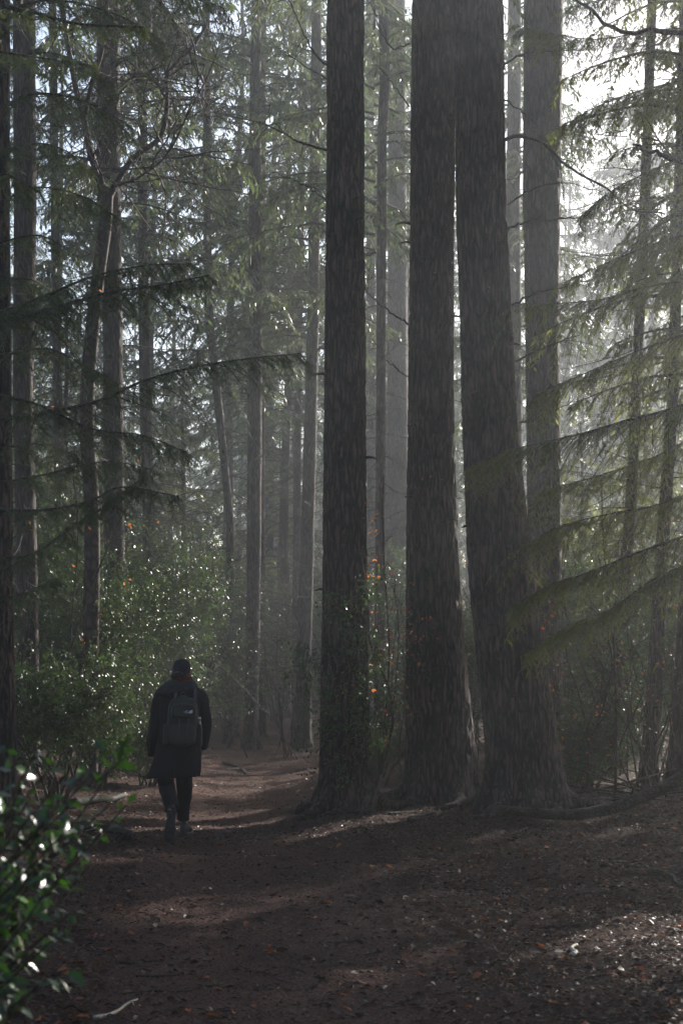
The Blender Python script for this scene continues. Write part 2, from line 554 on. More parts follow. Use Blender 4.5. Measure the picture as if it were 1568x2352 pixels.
def bare_branch(rng, p, d, L, r, geo, depth=2, gnarl=0.25, droop=-0.05, nsub=4, S=4):
    """leafless twiggy branch"""
    K = 7
    pts = [np.array(p, float)]; d = unit(np.array(d, float))
    for k in range(K - 1):
        d = unit(d + rng.normal(0, gnarl, 3) * np.array([1, 1, 0.8]) + np.array([0, 0, droop]))
        pts.append(pts[-1] + d * L / (K - 1))
    P = np.array(pts)
    R = r * (1 - 0.8 * np.linspace(0, 1, K)) + 0.0012
    V, F = tubes(P[None], R[None], S); geo.add(V, F)
    if depth > 0:
        for j in range(nsub):
            u = rng.uniform(0.2, 0.95); q = u * (K - 1); a = int(q)
            b = P[a] + (P[min(a + 1, K - 1)] - P[a]) * (q - a)
            tn = unit(P[min(a + 1, K - 1)] - P[a] + 1e-6)
            dd = unit(tn * 0.7 + rng.normal(0, 0.6, 3))
            bare_branch(rng, b, dd, L * rng.uniform(0.25, 0.55) * (1 - 0.4 * u), max(0.0015, r * 0.45 * (1 - 0.6 * u)), geo, depth - 1, gnarl, droop, max(2, nsub - 1), 3)


# ---- crown, dead twigs and trunk variants of the background conifers (shared mesh data)
def crown_mesh(seed, z0, z1, L0, n, hang=0.55, tl=0.21, tw=0.042, M_=16, step=0.13, mat=None, top=0.25, lean=0.1, fill=1.0, whorl=0.0):
    rng = np.random.default_rng(seed)
    wood, leaf = Geo(), Geo()
    for k in range(n):
        f = (k + rng.random()) / n
        z = z0 + (z1 - z0) * f
        if whorl:
            z = z0 + whorl * math.floor((z - z0) / whorl) + rng.normal(0, 0.10)
        az = rng.uniform(0, 2 * PI)
        L = L0 * (top + (1 - top) * (1 - f) ** 0.8) * rng.uniform(0.55, 1.15)
        if f < 0.2:
            L *= rng.uniform(0.6, 1.0)
        d = np.array([math.cos(az), math.sin(az), 0])
        sd = np.array([-math.sin(az), math.cos(az), 0]) * rng.normal(0, 0.12) * L
        rise = 0.12 + 0.45 * f
        pts = [np.array([0, 0, z]), d * L * 0.35 + sd * 0.3 + [0, 0, z + L * rise * 0.25], d * L * 0.7 + sd * 0.8 + [0, 0, z + L * (rise * 0.4 - lean)],
               d * L + sd * 1.2 + [0, 0, z + L * (rise * 0.45 - lean * 2.2)]]
        bough(rng, pts, 0.012 + 0.008 * L, wood, leaf, 0.30 * L + 0.25, step, hang, tl, tw, M_, 0, 0.16, fill, K=6)
    return wood.mesh('limbs', M.twig), leaf.mesh('needles', mat or M.needle)


def dead_mesh(seed, z0, z1, n, L0=1.6):
    rng = np.random.default_rng(seed)
    g = Geo()
    for k in range(n):
        z = rng.uniform(z0, z1)
        az = rng.uniform(0, 2 * PI)
        bare_branch(rng, (0, 0, z), (math.cos(az), math.sin(az), rng.uniform(-0.25, 0.3)), L0 * rng.uniform(0.4, 1.2), 0.011, g, 2, 0.16, -0.06, 4, 3)
    return g.mesh('dead_twigs', M.twig)


def trunk_geo(axis, rad, segs, bark=0.0, cell=0.035, flare=0.0, lobes=6, seed=0, zflare=1.0):
    """axis (K,3), rad (K,), fissured bark relief, flared foot"""
    K = len(axis)
    rng = np.random.default_rng(seed)
    a = np.arange(segs) / segs * 2 * PI
    A, Z = np.meshgrid(a, axis[:, 2])
    Rr = np.repeat(rad[:, None], segs, 1)
    if flare:
        ph = rng.uniform(0, 2 * PI)
        zz = np.clip(Z / zflare, 0, 1)
        lob = 0.55 + 0.45 * np.cos(A * lobes + ph + 0.7 * np.sin(A * 2 + ph)) + 0.25 * np.cos(A * 3 + ph * 2)
        Rr = Rr + flare * lob * (1 - zz) ** 3
        lob2 = np.cos(A * lobes + ph) * 0.03
        Rr = Rr * (1 + lob2 * (1 - np.clip(Z / (zflare * 4), 0, 1)))
    Rr = Rr * (1 + 0.03 * (vn(A / (2 * PI) * 6, Z * 1.1, seed + 5, 6) - 0.5) + 0.03 * (vn(A / (2 * PI) * 3, Z * 0.5, seed + 6, 3) - 0.5))
    if bark:
        nc = max(8, int(round(2 * PI * rad.mean() / cell)))
        u = A / (2 * PI) * nc
        wob = vn(A / (2 * PI) * 12, Z * 4, seed + 9, 12)
        u2 = u + 1.3 * vn(u * 0.5, Z * 6, seed + 1, None if nc % 2 else nc // 2) * 0 + 0.9 * (wob - 0.5) * 2
        u2 = np.mod(u2, nc)
        n1 = vn(u2, Z / (cell * 4.2), seed + 2, nc)
        n2 = vn(u2 * 2, Z / (cell * 1.6), seed + 3, nc * 2)
        ridge = 1 - np.abs(2 * n1 - 1)
        h = -(np.clip(ridge - 0.55, 0, 1) / 0.45) ** 1.3 * 0.8 + 0.35 * (n2 - 0.5)
        Rr = Rr + bark * h
    V = np.stack([axis[:, 0][:, None] + Rr * np.cos(A), axis[:, 1][:, None] + Rr * np.sin(A), Z], -1)
    return loft(V)


def add_loft(g, t):
    V, F, T = t
    n = g.n
    g.V.append(V); g.F.setdefault(4, []).append(F + n)
    if len(T):
        g.F.setdefault(3, []).append(T + n)
    g.n += len(V)


crowns, hemcrowns, deads, trunks = [], [], [], []
for sd, (z0, z1, L0, n) in enumerate([(8.0, 25, 3.3, 84), (6.0, 23, 2.9, 88), (10.5, 26, 3.7, 78), (5.0, 20, 2.6, 80)]):
    crowns.append(crown_mesh(100 + sd, z0, z1, L0, n))
for sd, (z0, z1, L0, n) in enumerate([(0.9, 10.5, 2.7, 70), (1.6, 12.5, 2.9, 74)]):
    hemcrowns.append(crown_mesh(200 + sd, z0, z1, L0, n, 0.6, 0.13, 0.032, 18, 0.09, M.hemlock))
crowns.append(crown_mesh(150, 8.5, 25, 3.6, 110, 0.22, 0.24, 0.07, 16, 0.12, None, 0.3, 0.06, 1.0, 2.3))
hemcrowns.append(crown_mesh(210, 5.2, 15.5, 2.8, 60, 0.6, 0.13, 0.032, 18, 0.10, M.hemlock))
for sd in range(3):
    deads.append(dead_mesh(300 + sd, 1.5, 11.0, 60))
for sd in range(3):
    zz = np.concatenate([np.linspace(-0.25, 2, 14), np.linspace(2.4, 26, 34)])
    rg = np.random.default_rng(400 + sd)
    ax = np.stack([0.16 * (vn(zz * 0.15, zz * 0, 31 + sd) - 0.5) * zz * 0.12, 0.16 * (vn(zz * 0.15, zz * 0 + 5, 41 + sd) - 0.5) * zz * 0.12, zz], -1)
    ra = 0.17 * (1 - zz / 28) ** 0.8 + 0.01
    g = Geo(); add_loft(g, trunk_geo(ax, ra, 20, 0.008, 0.05, 0.10, 5, sd, 0.8))
    trunks.append(g.mesh('trunk', M.spruce, True))

rngL = np.random.default_rng(77)


def put_tree(name, label, cat, x, y, h=1.0, w=1.0, v=0, hem=False, dead=True, group=None, rot=None, thick=1.0, lean=(0, 0)):
    t = thing(name, label, cat, (x, y, float(gz(x, y)) - 0.02), group)
    rot = rngL.uniform(0, 2 * PI) if rot is None else rot
    t.rotation_euler = (lean[0], lean[1], 0)
    o = link('trunk', trunks[v % 3], t); o.scale = (thick * w, thick * w, h if not hem else h * 0.5); o.rotation_euler.z = rot
    if hem:
        o.scale = (thick * w * 0.6, thick * w * 0.6, h * 0.46)
        c = hemcrowns[2 if v < 0 else v % 2]
    else:
        c = crowns[4 if v < 0 else v % 4]
    for nm, me in (('limbs', c[0]), ('crown', c[1])):
        o = link(nm, me, t); o.scale = (w, w, h); o.rotation_euler.z = rot
        if nm == 'crown':
            o['kind'] = 'stuff'
    if dead and not hem:
        o = link('dead_twigs', deads[v % 3], t); o.scale = (w, w, h); o.rotation_euler.z = rot; o['kind'] = 'stuff'
    return t


# ------------------------------------------------------------------ trees measured from the photograph
def photo_trunk(name, label, cat, Y, edges, base_py, mat, segs=28, bark=0.0, cell=0.04, flare=0.06, lobes=6, seed=0, zflare=0.9,
                crown=None, dead=None, dz=None, top=24.0, group=None, smooth=True):
    """edges [(py, x_left, x_right)] from top to bottom"""
    edges = sorted(edges, key=lambda e: -e[0])
    P = []; R = []
    for py, xl, xr in edges:
        c = at((xl + xr) / 2, py, Y); w = abs(at(xr, py, Y)[0] - at(xl, py, Y)[0]) / 2
        P.append(c); R.append(w)
    P = np.array(P); R = np.array(R)
    bx_, by_ = P[0, 0], Y
    z0 = float(gz(bx_, by_))
    zt = P[-1, 2]
    if dz is None:
        dz = 0.03 if bark > 0.008 else 0.12
    zs = np.arange(z0 - 0.3, zt + 0.5, dz)
    zs = np.concatenate([zs, np.arange(zt + 1.0, top, 0.7)])
    order = np.argsort(P[:, 2])
    Pz, Px, Pr = P[order, 2], P[order, 0], R[order]
    slope = (Px[-1] - Px[-2]) / (Pz[-1] - Pz[-2]) if len(Px) > 1 else 0
    slope = float(np.clip(slope, -0.04, 0.04))
    def itp(z, v):
        d = smooth_interp(z, Pz, v)
        return d
    xs = np.where(zs > zt, Px[-1] + slope * (zs - zt), smooth_interp(zs, Pz, Px))
    rs = np.where(zs > zt, Pr[-1] * np.clip(1 - (zs - zt) / (top - zt), 0.04, 1), smooth_interp(zs, Pz, Pr))
    ax = np.stack([xs - bx_, (zs - z0) * 0.0 + 0.05 * (vn(zs * 0.3, zs * 0, seed + 50) - 0.5), zs - z0], -1)
    g = Geo(); add_loft(g, trunk_geo(ax, rs, segs, bark, cell, flare, lobes, seed, zflare))
    t = thing(name, label, cat, (bx_, by_, z0), group)
    link('trunk', g.mesh('trunk', mat, smooth), t)
    if crown is not None:
        v, h, zo = crown
        for nm, me in (('limbs', crowns[v][0]), ('crown', crowns[v][1])):
            o = link(nm, me, t); o.location = (float(xs[-1] - bx_) * 0.6, 0, zo); o.scale = (h, h, h); o.rotation_euler.z = seed * 1.7
            if nm == 'crown':
                o['kind'] = 'stuff'
    if dead is not None:
        o = link('dead_twigs', deads[dead], t); o.rotation_euler.z = seed * 2.3; o['kind'] = 'stuff'
        o.location = (float(np.interp(5, zs - z0, xs - bx_)), 0, 0)
    return t, (lambda z: (float(np.interp(z - z0, zs - z0, xs)), float(np.interp(z - z0, zs - z0, rs))))


def smooth_interp(z, zp, v):
    # monotone-ish smoothing of linear interpolation
    return sum(np.interp(z + d, zp, v) for d in (-0.25, -0.12, 0, 0.12, 0.25)) / 5


T1, f1 = photo_trunk('fir_tree', 'thick straight fir trunk with holly at its foot, leftmost of the three big trunks', 'tree', 18.3,
    [(0, 750, 836), (400, 749, 837), (1000, 743, 840), (1400, 739, 843), (1650, 734, 848), (1780, 732, 852)], 1850, M.fir, 150, 0.026, 0.036, 0.12, 5, 3, 0.75, crown=(0, 1.05, 2.5))
T2, f2 = photo_trunk('fir_tree', 'thick upright fir trunk standing in the middle of the three big trunks', 'tree', 19.2,
    [(0, 945, 1047), (500, 940, 1043), (1000, 935, 1042), (1300, 930, 1053), (1500, 931, 1068), (1650, 932, 1084), (1780, 932, 1098)], 1835, M.fir, 160, 0.027, 0.038, 0.13, 6, 11, 0.75, crown=(2, 1.0, 1.0))
T3, f3 = photo_trunk('fir_tree', 'massive leaning fir trunk with wide flared foot, rightmost of the three big trunks', 'tree', 17.6,
    [(0, 1043, 1155), (500, 1047, 1162), (1000, 1062, 1190), (1300, 1072, 1224), (1500, 1090, 1250), (1650, 1108, 1275), (1790, 1112, 1300)], 1865, M.fir, 180, 0.030, 0.040, 0.17, 6, 23, 0.8, crown=(1, 1.1, 4.5))
T4, f4 = photo_trunk('fir_tree', 'broad hazy blue-grey trunk behind the rightmost big trunk', 'tree', 24.0,
    [(0, 1203, 1292), (400, 1200, 1287), (800, 1206, 1284), (1500, 1215, 1290)], 1700, M.fir, 80, 0.016, 0.04, 0.10, 6, 31, crown=(2, 1.1, 4))
photo_trunk('fir_tree', 'thin pale trunk squeezed between the big leaning trunk and the blue-grey one', 'tree', 33.0,
    [(0, 1166, 1196), (500, 1162, 1194), (1000, 1165, 1198), (1600, 1175, 1210)], 1700, M.spruce, 24, seed=37, crown=(1, 0.9, 2), dead=0)
TA, fA = photo_trunk('fir_tree', 'slim straight trunk beyond the walker at the bend of the path', 'tree', 33.5,
    [(0, 578, 600), (150, 574, 599), (600, 570, 601), (1000, 568, 602), (1400, 565, 598), (1660, 559, 592)], 1715, M.spruce, 56, 0.008, 0.05, 0.10, 5, 41, dead=0, crown=(1, 0.95, 3.0))
photo_trunk('fir_tree', 'dark thin trunk just behind the slim trunk at the path bend', 'tree', 38.0,
    [(0, 596, 612), (1000, 592, 608), (1650, 594, 612)], 1700, M.spruce, 20, seed=43, dead=1, crown=(3, 1, 3))
TB, fB = photo_trunk('fir_tree', 'slim brownish trunk with rim light, left of the first big trunk', 'tree', 34.5,
    [(0, 716, 738), (200, 713, 737), (700, 706, 733), (1100, 694, 725), (1500, 681, 715), (1670, 678, 716)], 1697, M.spruce, 56, 0.008, 0.05, 0.10, 5, 47, dead=2, crown=(3, 1.0, 4.0))
photo_trunk('fir_tree', 'narrow shaded trunk close behind the slim brownish trunk', 'tree', 42.0,
    [(0, 690, 706), (900, 676, 692), (1450, 670, 690), (1650, 670, 690)], 1680, M.spruce, 20, seed=53, dead=0, crown=(0, 1, 1))
TC, fC = photo_trunk('fir_tree', 'slender dark trunk with a bright edge between two big trunks', 'tree', 29.0,
    [(0, 868, 890), (180, 872, 896), (300, 866, 888), (700, 864, 886), (1150, 862, 884), (1650, 858, 884)], 1720, M.spruce, 40, 0.006, 0.05, 0.08, 5, 59, dead=1, crown=(1, 1.0, 3.5))
photo_trunk('fir_tree', 'wide misty trunk far behind the gap between two big trunks', 'tree', 40.0,
    [(0, 892, 930), (500, 890, 934), (1100, 888, 938), (1600, 886, 940)], 1700, M.spruce, 36, seed=61, dead=2, crown=(2, 1, 2))
photo_trunk('fir_tree', 'faint grey trunk half hidden behind the first big trunk', 'tree', 46.0,
    [(0, 840, 858), (1000, 842, 862), (1600, 842, 864)], 1700, M.spruce, 20, seed=63, crown=(3, 1, 2))
TL, fL = photo_trunk('fir_tree', 'dark upright trunk behind the crooked bare tree at upper left', 'tree', 25.0,
    [(0, 222, 276), (400, 222, 276), (700, 235, 282), (1000, 238, 284), (1600, 240, 290)], 1740, M.spruce, 56, 0.009, 0.05, 0.10, 5, 67, dead=1, crown=(0, 1, 1))
photo_trunk('fir_tree', 'olive-lit slim trunk right of the crooked bare tree', 'tree', 31.0,
    [(0, 318, 338), (400, 316, 338), (900, 320, 346), (1200, 328, 356), (1700, 326, 360)], 1720, M.spruce, 30, seed=71, dead=2, crown=(1, 1, 2.5))
photo_trunk('fir_tree', 'dim broad trunk near the left edge of the wood', 'tree', 21.0,
    [(0, 30, 82), (500, 32, 84), (900, 30, 76), (1300, 40, 88), (1700, 44, 92)], 1790, M.spruce, 48, 0.008, 0.05, 0.08, 5, 73, dead=0, crown=(2, 1, 1))
TE, fE = photo_trunk('fir_tree', 'nearest dark trunk with sunlit right side cut by the left edge', 'tree', 14.0,
    [(0, -62, 24), (600, -54, 24), (1200, -46, 28), (1600, -44, 34), (1750, -44, 42)], 1900, M.fir, 90, 0.014, 0.035, 0.08, 5, 79, crown=(0, 1, 1))
photo_trunk('fir_tree', 'thin trunk between the dim broad trunk and the crooked tree', 'tree', 29.0,
    [(0, 112, 130), (600, 118, 138), (1200, 126, 148), (1700, 130, 154)], 1720, M.spruce, 24, seed=83, dead=0, crown=(3, 1, 3))
photo_trunk('fir_tree', 'shadowy trunk rising left of the walker behind the holly thicket', 'tree', 35.0,
    [(0, 465, 482), (700, 468, 488), (1200, 520, 538), (1650, 516, 536)], 1700, M.spruce, 24, seed=89, dead=1, crown=(0, 1, 0))
photo_trunk('leaning_tree', 'slender trunk leaning left through the green branches at right', 'tree', 24.0,
    [(0, 1486, 1508), (500, 1466, 1490), (1000, 1444, 1468), (1200, 1432, 1460), (1500, 1402, 1432), (1750, 1380, 1412)], 1800, M.spruce, 40, 0.007, 0.05, 0.05, 4, 97, dead=0)
photo_trunk('leaning_tree', 'brown leaning trunk in the thicket beside the right edge', 'tree', 22.0,
    [(0, 1560, 1580), (900, 1532, 1558), (1300, 1500, 1532), (1600, 1482, 1520), (1770, 1466, 1508)], 1830, M.spruce, 40, 0.007, 0.05, 0.05, 4, 101, dead=1)
photo_trunk('leaning_tree', 'dark trunk cut by the right edge above the end of the log', 'tree', 20.0,
    [(0, 1640, 1664), (1000, 1590, 1620), (1400, 1556, 1592), (1700, 1536, 1574), (1810, 1526, 1568)], 1850, M.spruce, 40, 0.007, 0.05, 0.05, 4, 103)

# crooked bare tree, upper left
rng = np.random.default_rng(5)
Yc = 20.0
cr = thing('crooked_tree', 'crooked reddish bare tree forking in two at upper left', 'tree', at(212, 1740, Yc) * [1, 1, 0] + [0, 0, float(gz(at(212, 1740, Yc)[0], Yc))])
cb = np.array(cr.location)


def img_path(pts, n):
    return smooth_path([at(*p) for p in pts], n) - cb


stem = img_path([(205, 1800, Yc), (208, 1500, Yc), (212, 1200, Yc), (200, 950, Yc), (212, 760, Yc), (228, 620, Yc), (242, 520, Yc), (246, 450, Yc)], 44)
g = Geo(); V, F = tubes(stem[None], np.interp(np.linspace(0, 1, 44), [0, 0.5, 1], [0.115, 0.095, 0.085])[None], 14); g.add(V, F)
link('trunk', g.mesh('trunk', M.beech, True), cr)
for pts, r in (([(244, 470, Yc), (232, 420, Yc), (208, 350, Yc), (192, 270, Yc), (172, 190, Yc), (150, 60, Yc), (140, -60, Yc)], 0.062),
               ([(246, 470, Yc), (268, 420, Yc + .1), (310, 360, Yc + .3), (368, 315, Yc + .4), (384, 240, Yc + .4), (386, 170, Yc + .5), (440, 110, Yc + .6), (474, 60, Yc + .8)], 0.048),
               ([(196, 260, Yc), (212, 190, Yc), (236, 110, Yc), (246, 20, Yc), (250, -50, Yc)], 0.036),
               ([(262, 430, Yc), (330, 400, Yc - .4), (400, 330, Yc - .5), (470, 150, Yc - .6)], 0.02),
               ([(384, 230, Yc + .4), (350, 180, Yc + .3), (320, 170, Yc), (270, 205, Yc)], 0.018)):
    g = Geo(); p = img_path(pts, 26)
    V, F = tubes(p[None], (r * (1 - 0.6 * np.linspace(0, 1, 26)))[None], 9); g.add(V, F)
    for k in range(20):
        q = rng.integers(3, 26); d = unit(rng.normal(0, 1, 3) + [0, 0, 0.2])
        bare_branch(rng, p[q], d, rng.uniform(0.6, 2.0), 0.014, g, 2, 0.22, 0.0, 5, 3)
    link('branch', g.mesh('branch', M.beech, True), cr)

# ---- dead branches on the three big trunks (each its own part)
rng = np.random.default_rng(8)


def dead_branch_img(tree, Y, pts, r, nsub=6, seed=0):
    b = np.array(tree.location)
    rg = np.random.default_rng(seed)
    p = smooth_path([at(*q) if len(q) == 3 else at(q[0], q[1], Y) for q in pts], 20) - b
    p[2:-1] += rg.normal(0, 0.008, (17, 3))
    g = Geo()
    V, F = tubes(p[None], (r * (1 - 0.75 * np.linspace(0, 1, 20)) + 0.002)[None], 6); g.add(V, F)
    for k in range(nsub):
        q = rg.integers(3, 19); tn = unit(p[min(q + 1, 19)] - p[q - 1])
        bare_branch(rg, p[q], unit(tn + rg.normal(0, 0.7, 3)), rg.uniform(0.25, 0.8), r * 0.35, g, 1, 0.22, -0.03, 3, 3)
    link('branch', g.mesh('branch', M.twig, True), tree)


dead_branch_img(T3, 17.6, [(1150, 325, 17.5), (1190, 312, 17.2), (1250, 330, 17), (1290, 372, 16.8), (1350, 410, 16.7), (1400, 440, 16.6), (1450, 482, 16.5), (1520, 488, 16.4)], 0.022, 9, 1)
dead_branch_img(T3, 17.6, [(1140, 168, 17.5), (1190, 128, 17.3), (1260, 118, 17), (1340, 116, 16.8)], 0.014, 6, 2)
dead_branch_img(T3, 17.6, [(1150, 225, 17.5), (1200, 258, 17.1), (1235, 300, 17), (1275, 350, 16.8)], 0.010, 5, 3)
dead_branch_img(T3, 17.6, [(1160, 530, 17.5), (1200, 512, 17.2), (1280, 502, 17), (1350, 500, 16.8)], 0.016, 6, 4)
dead_branch_img(T3, 17.6, [(1165, 470, 17.5), (1230, 430, 17.2), (1300, 420, 17), (1380, 440, 16.8)], 0.009, 4, 5)
dead_branch_img(T3, 17.6, [(1175, 700, 17.5), (1230, 672, 17.2), (1300, 660, 17), (1390, 632, 16.8)], 0.013, 6, 6)
dead_branch_img(T3, 17.6, [(1185, 830, 17.5), (1240, 800, 17.2), (1330, 770, 17)], 0.012, 5, 7)
dead_branch_img(T3, 17.6, [(1195, 970, 17.5), (1240, 960, 17.2), (1310, 925, 17)], 0.011, 5, 8)
dead_branch_img(T1, 18.3, [(752, 150, 18.2), (720, 120, 17.8), (690, 60, 17.6), (660, -10, 17.5)], 0.013, 5, 9)
dead_branch_img(T1, 18.3, [(750, 345, 18.2), (700, 330, 17.8), (650, 305, 17.6), (590, 280, 17.5), (540, 268, 17.3)], 0.013, 7, 10)
dead_branch_img(T1, 18.3, [(748, 180, 18.2), (700, 150, 18.6), (640, 110, 18.8)], 0.010, 5, 11)
dead_branch_img(T1, 18.3, [(750, 460, 18.2), (700, 425, 18.6), (640, 400, 18.8)], 0.010, 5, 12)
dead_branch_img(T2, 19.2, [(938, 745, 19.1), (900, 720, 18.8), (850, 680, 18.5), (810, 620, 18.3)], 0.011, 5, 13)
dead_branch_img(T2, 19.2, [(940, 100, 19.1), (900, 110, 18.8), (870, 60, 18.5), (850, 0, 18.3)], 0.011, 5, 14)
dead_branch_img(T2, 19.2, [(935, 865, 19.1), (890, 830, 18.8), (862, 790, 18.6)], 0.008, 4, 15)
dead_branch_img(T2, 19.2, [(940, 245, 19.1), (900, 190, 18.8), (858, 145, 18.7)], 0.009, 4, 16)
for k in range(14):     # pale thin twigs in front of the bark
    T, Yd, fx = ((T1, 18.3, f1), (T2, 19.2, f2), (T3, 17.6, f3))[k % 3]
    z = rng.uniform(3.0, 8.2); x, r = fx(z)
    a = rng.uniform(-2.6, -0.5)
    p = np.array([x + math.cos(a) * r * 0.9, Yd + math.sin(a) * r * 0.9, z]) - np.array(T.location)
    g = Geo()
    bare_branch(rng, p, (math.cos(a), math.sin(a), rng.uniform(-0.3, 0.5)), rng.uniform(0.4, 0.9), 0.006, g, 2, 0.35, 0.02, 3, 3)
    link('branch', g.mesh('branch', M.twig), T)

# ------------------------------------------------------------------ near boughs
def bough_tree(tree, specs, mat, seed, **kw):
    rg = np.random.default_rng(seed)
    b = np.array(tree.location)
    for k, (pts, r, Ls) in enumerate(specs):
        w, l = Geo(), Geo()
        p = [at(*q) - b for q in pts]
        bough(rg, p, r, w, l, Ls, **kw)
        bo = link('bough', w.mesh('bough', M.twig, True), tree)
        o = link('needles', l.mesh('needles', mat), bo); o['kind'] = 'stuff'


# dark boughs reaching in from the left-edge trunk
bough_tree(TE, [
    ([(-10, 745, 13.0), (100, 715, 12.0), (250, 672, 11.4), (370, 655, 11.0), (480, 632, 10.8)], 0.022, 0.75),
    ([(-10, 720, 13.0), (80, 690, 12.4), (200, 640, 12.2), (330, 610, 12.0), (440, 606, 12.0)], 0.016, 0.6),
    ([(-10, 965, 13.5), (120, 945, 13), (230, 920, 12.6), (330, 875, 12.4), (440, 845, 12.2), (560, 825, 12.0), (690, 812, 12)], 0.02, 0.7),
    ([(-10, 905, 13.5), (90, 930, 13), (210, 985, 12.7), (330, 1000, 12.4), (430, 1040, 12.2)], 0.014, 0.6),
    ([(-10, 1168, 13.5), (100, 1172, 13.2), (210, 1150, 13), (280, 1118, 12.8), (410, 1140, 12.6)], 0.014, 0.45),
    ([(-10, 1285, 13.5), (80, 1270, 13.2), (160, 1215, 13), (260, 1150, 12.8), (330, 1095, 12.7)], 0.013, 0.35),
    ([(-10, 1110, 13.5), (100, 1090, 13.4), (240, 1060, 13), (350, 1078, 12.8)], 0.011, 0.5),
    ([(-10, 1385, 13.6), (60, 1360, 13.4), (140, 1330, 13)], 0.01, 0.35),
    ([(-10, 820, 13.6), (100, 800, 13.2), (180, 830, 13), (270, 880, 12.8)], 0.012, 0.6),
    ([(-10, 560, 13.5), (90, 540, 13.2), (180, 590, 13.0)], 0.012, 0.6),
    ([(-10, 470, 13.5), (80, 430, 13.2), (190, 450, 13.0), (270, 500, 12.9)], 0.012, 0.7),
    ([(-10, 370, 13.5), (60, 330, 13.2), (140, 340, 13.0), (210, 390, 12.9)], 0.012, 0.7),
    ([(-10, 250, 13.5), (90, 215, 13.2), (200, 235, 13.0), (300, 290, 12.9)], 0.013, 0.75),
    ([(-10, 150, 13.5), (90, 120, 13.2), (180, 140, 13.0), (250, 190, 12.9)], 0.012, 0.7),
    ([(-10, 30, 13.5), (120, 0, 13.2), (260, 30, 13.0), (370, 90, 12.9)], 0.014, 0.8),
    ([(-10, -60, 13.5), (160, -70, 13.2), (350, -30, 13.0), (520, 20, 12.9)], 0.014, 0.8),
    ([(-10, 650, 13.5), (70, 640, 13.2), (150, 700, 13.0)], 0.012, 0.6),
    ([(-10, 1030, 13.5), (100, 1020, 13.3), (190, 1050, 13.1)], 0.010, 0.5),
], M.needle, 21, step=0.036, hang=0.55, tl=0.09, tw=0.026, M_=14, comb=5, start=0.08)

# a near branch crossing the top left corner, from a tree standing left of the frame
cr2 = thing('fir_tree', 'out-of-focus fir bough crossing the top left corner', 'tree', (-3.2, 8.0, float(gz(-3.2, 8))))
g = Geo(); zz = np.linspace(-0.2, 14, 60); add_loft(g, trunk_geo(np.stack([0 * zz, 0 * zz, zz], -1), 0.17 * (1 - zz / 18), 40, 0.012, 0.04, 0.08, 5, 7)); link('trunk', g.mesh('trunk', M.fir, True), cr2)
bough_tree(cr2, [
    ([(-420, 90, 8.0), (-60, 20, 7.4), (60, 25, 7.2), (180, 55, 7.0), (330, 62, 6.9)], 0.02, 0.32),
    ([(-420, 60, 8.0), (-60, 110, 7.6), (80, 130, 7.4), (210, 150, 7.3)], 0.012, 0.28),
    ([(-420, 470, 8.0), (-40, 400, 7.5), (50, 420, 7.3), (90, 440, 7.2)], 0.012, 0.25),
], M.needle, 22, step=0.05, hang=0.4, tl=0.07, tw=0.02, M_=10, comb=6, start=0.2)

# right hand: hemlock beyond the right edge with long boughs sweeping in
hr = thing('hemlock_tree', 'hemlock beyond the right edge with long green boughs sweeping across the big leaning trunk', 'tree', (4.9, 14.6, float(gz(4.9, 14.6))))
g = Geo(); add_loft(g, trunk_geo(np.stack([0 * zz, 0 * zz, zz], -1), 0.16 * (1 - zz / 18), 40, 0.012, 0.04, 0.08, 5, 9)); link('trunk', g.mesh('trunk', M.fir, True), hr)
hb = [
    ([(1900, 800, 14.6), (1568, 930, 14.2), (1450, 962, 14), (1350, 992, 13.8), (1250, 1015, 13.8), (1150, 1040, 13.8), (1075, 1075, 13.9)], 0.022, 0.95),
    ([(1900, 1120, 14.6), (1568, 1232, 14.4), (1450, 1275, 14.2), (1350, 1315, 14), (1260, 1345, 14), (1180, 1390, 14)], 0.018, 0.85),
    ([(1900, 1050, 14.6), (1600, 1130, 14.8), (1500, 1162, 14.8), (1400, 1180, 14.8), (1280, 1210, 14.8), (1210, 1250, 15)], 0.016, 1.0),
    ([(1900, 1200, 14.6), (1600, 1290, 14), (1500, 1330, 13.8), (1400, 1400, 13.7), (1300, 1440, 13.7), (1215, 1500, 13.8)], 0.010, 0.5),
    ([(1900, 680, 14.6), (1600, 760, 14.8), (1480, 800, 15), (1360, 850, 15.2), (1230, 905, 15.4)], 0.016, 1.05),
    ([(1900, 600, 14.6), (1600, 640, 15), (1480, 660, 15.2), (1370, 690, 15.4), (1200, 700, 15.8)], 0.016, 1.0),
    ([(1900, 900, 14.6), (1650, 980, 15), (1500, 1050, 15.4), (1350, 1100, 15.8), (1230, 1130, 16)], 0.014, 1.1),
    ([(1900, 470, 14.6), (1650, 520, 14.8), (1500, 560, 15), (1380, 610, 15.2), (1290, 650, 15.3)], 0.014, 0.65),
    ([(1900, 300, 14.6), (1650, 330, 14.4), (1500, 390, 14.2), (1400, 440, 14.2), (1330, 500, 14.2)], 0.014, 0.6),
    ([(1900, 150, 14.6), (1650, 170, 14.6), (1500, 200, 14.8), (1380, 240, 15), (1290, 290, 15.2)], 0.014, 0.6),
    ([(1900, 60, 14.6), (1650, 60, 15), (1500, 70, 15.2), (1350, 90, 15.4), (1190, 60, 15.8)], 0.014, 0.6),
    ([(1900, -60, 14.6), (1600, -60, 15), (1450, -20, 15.2), (1300, 20, 15.4)], 0.014, 0.65),
]
bough_tree(hr, hb, M.hemlock, 23, step=0.028, hang=0.6, tl=0.11, tw=0.03, M_=15, comb=5, start=0.14)

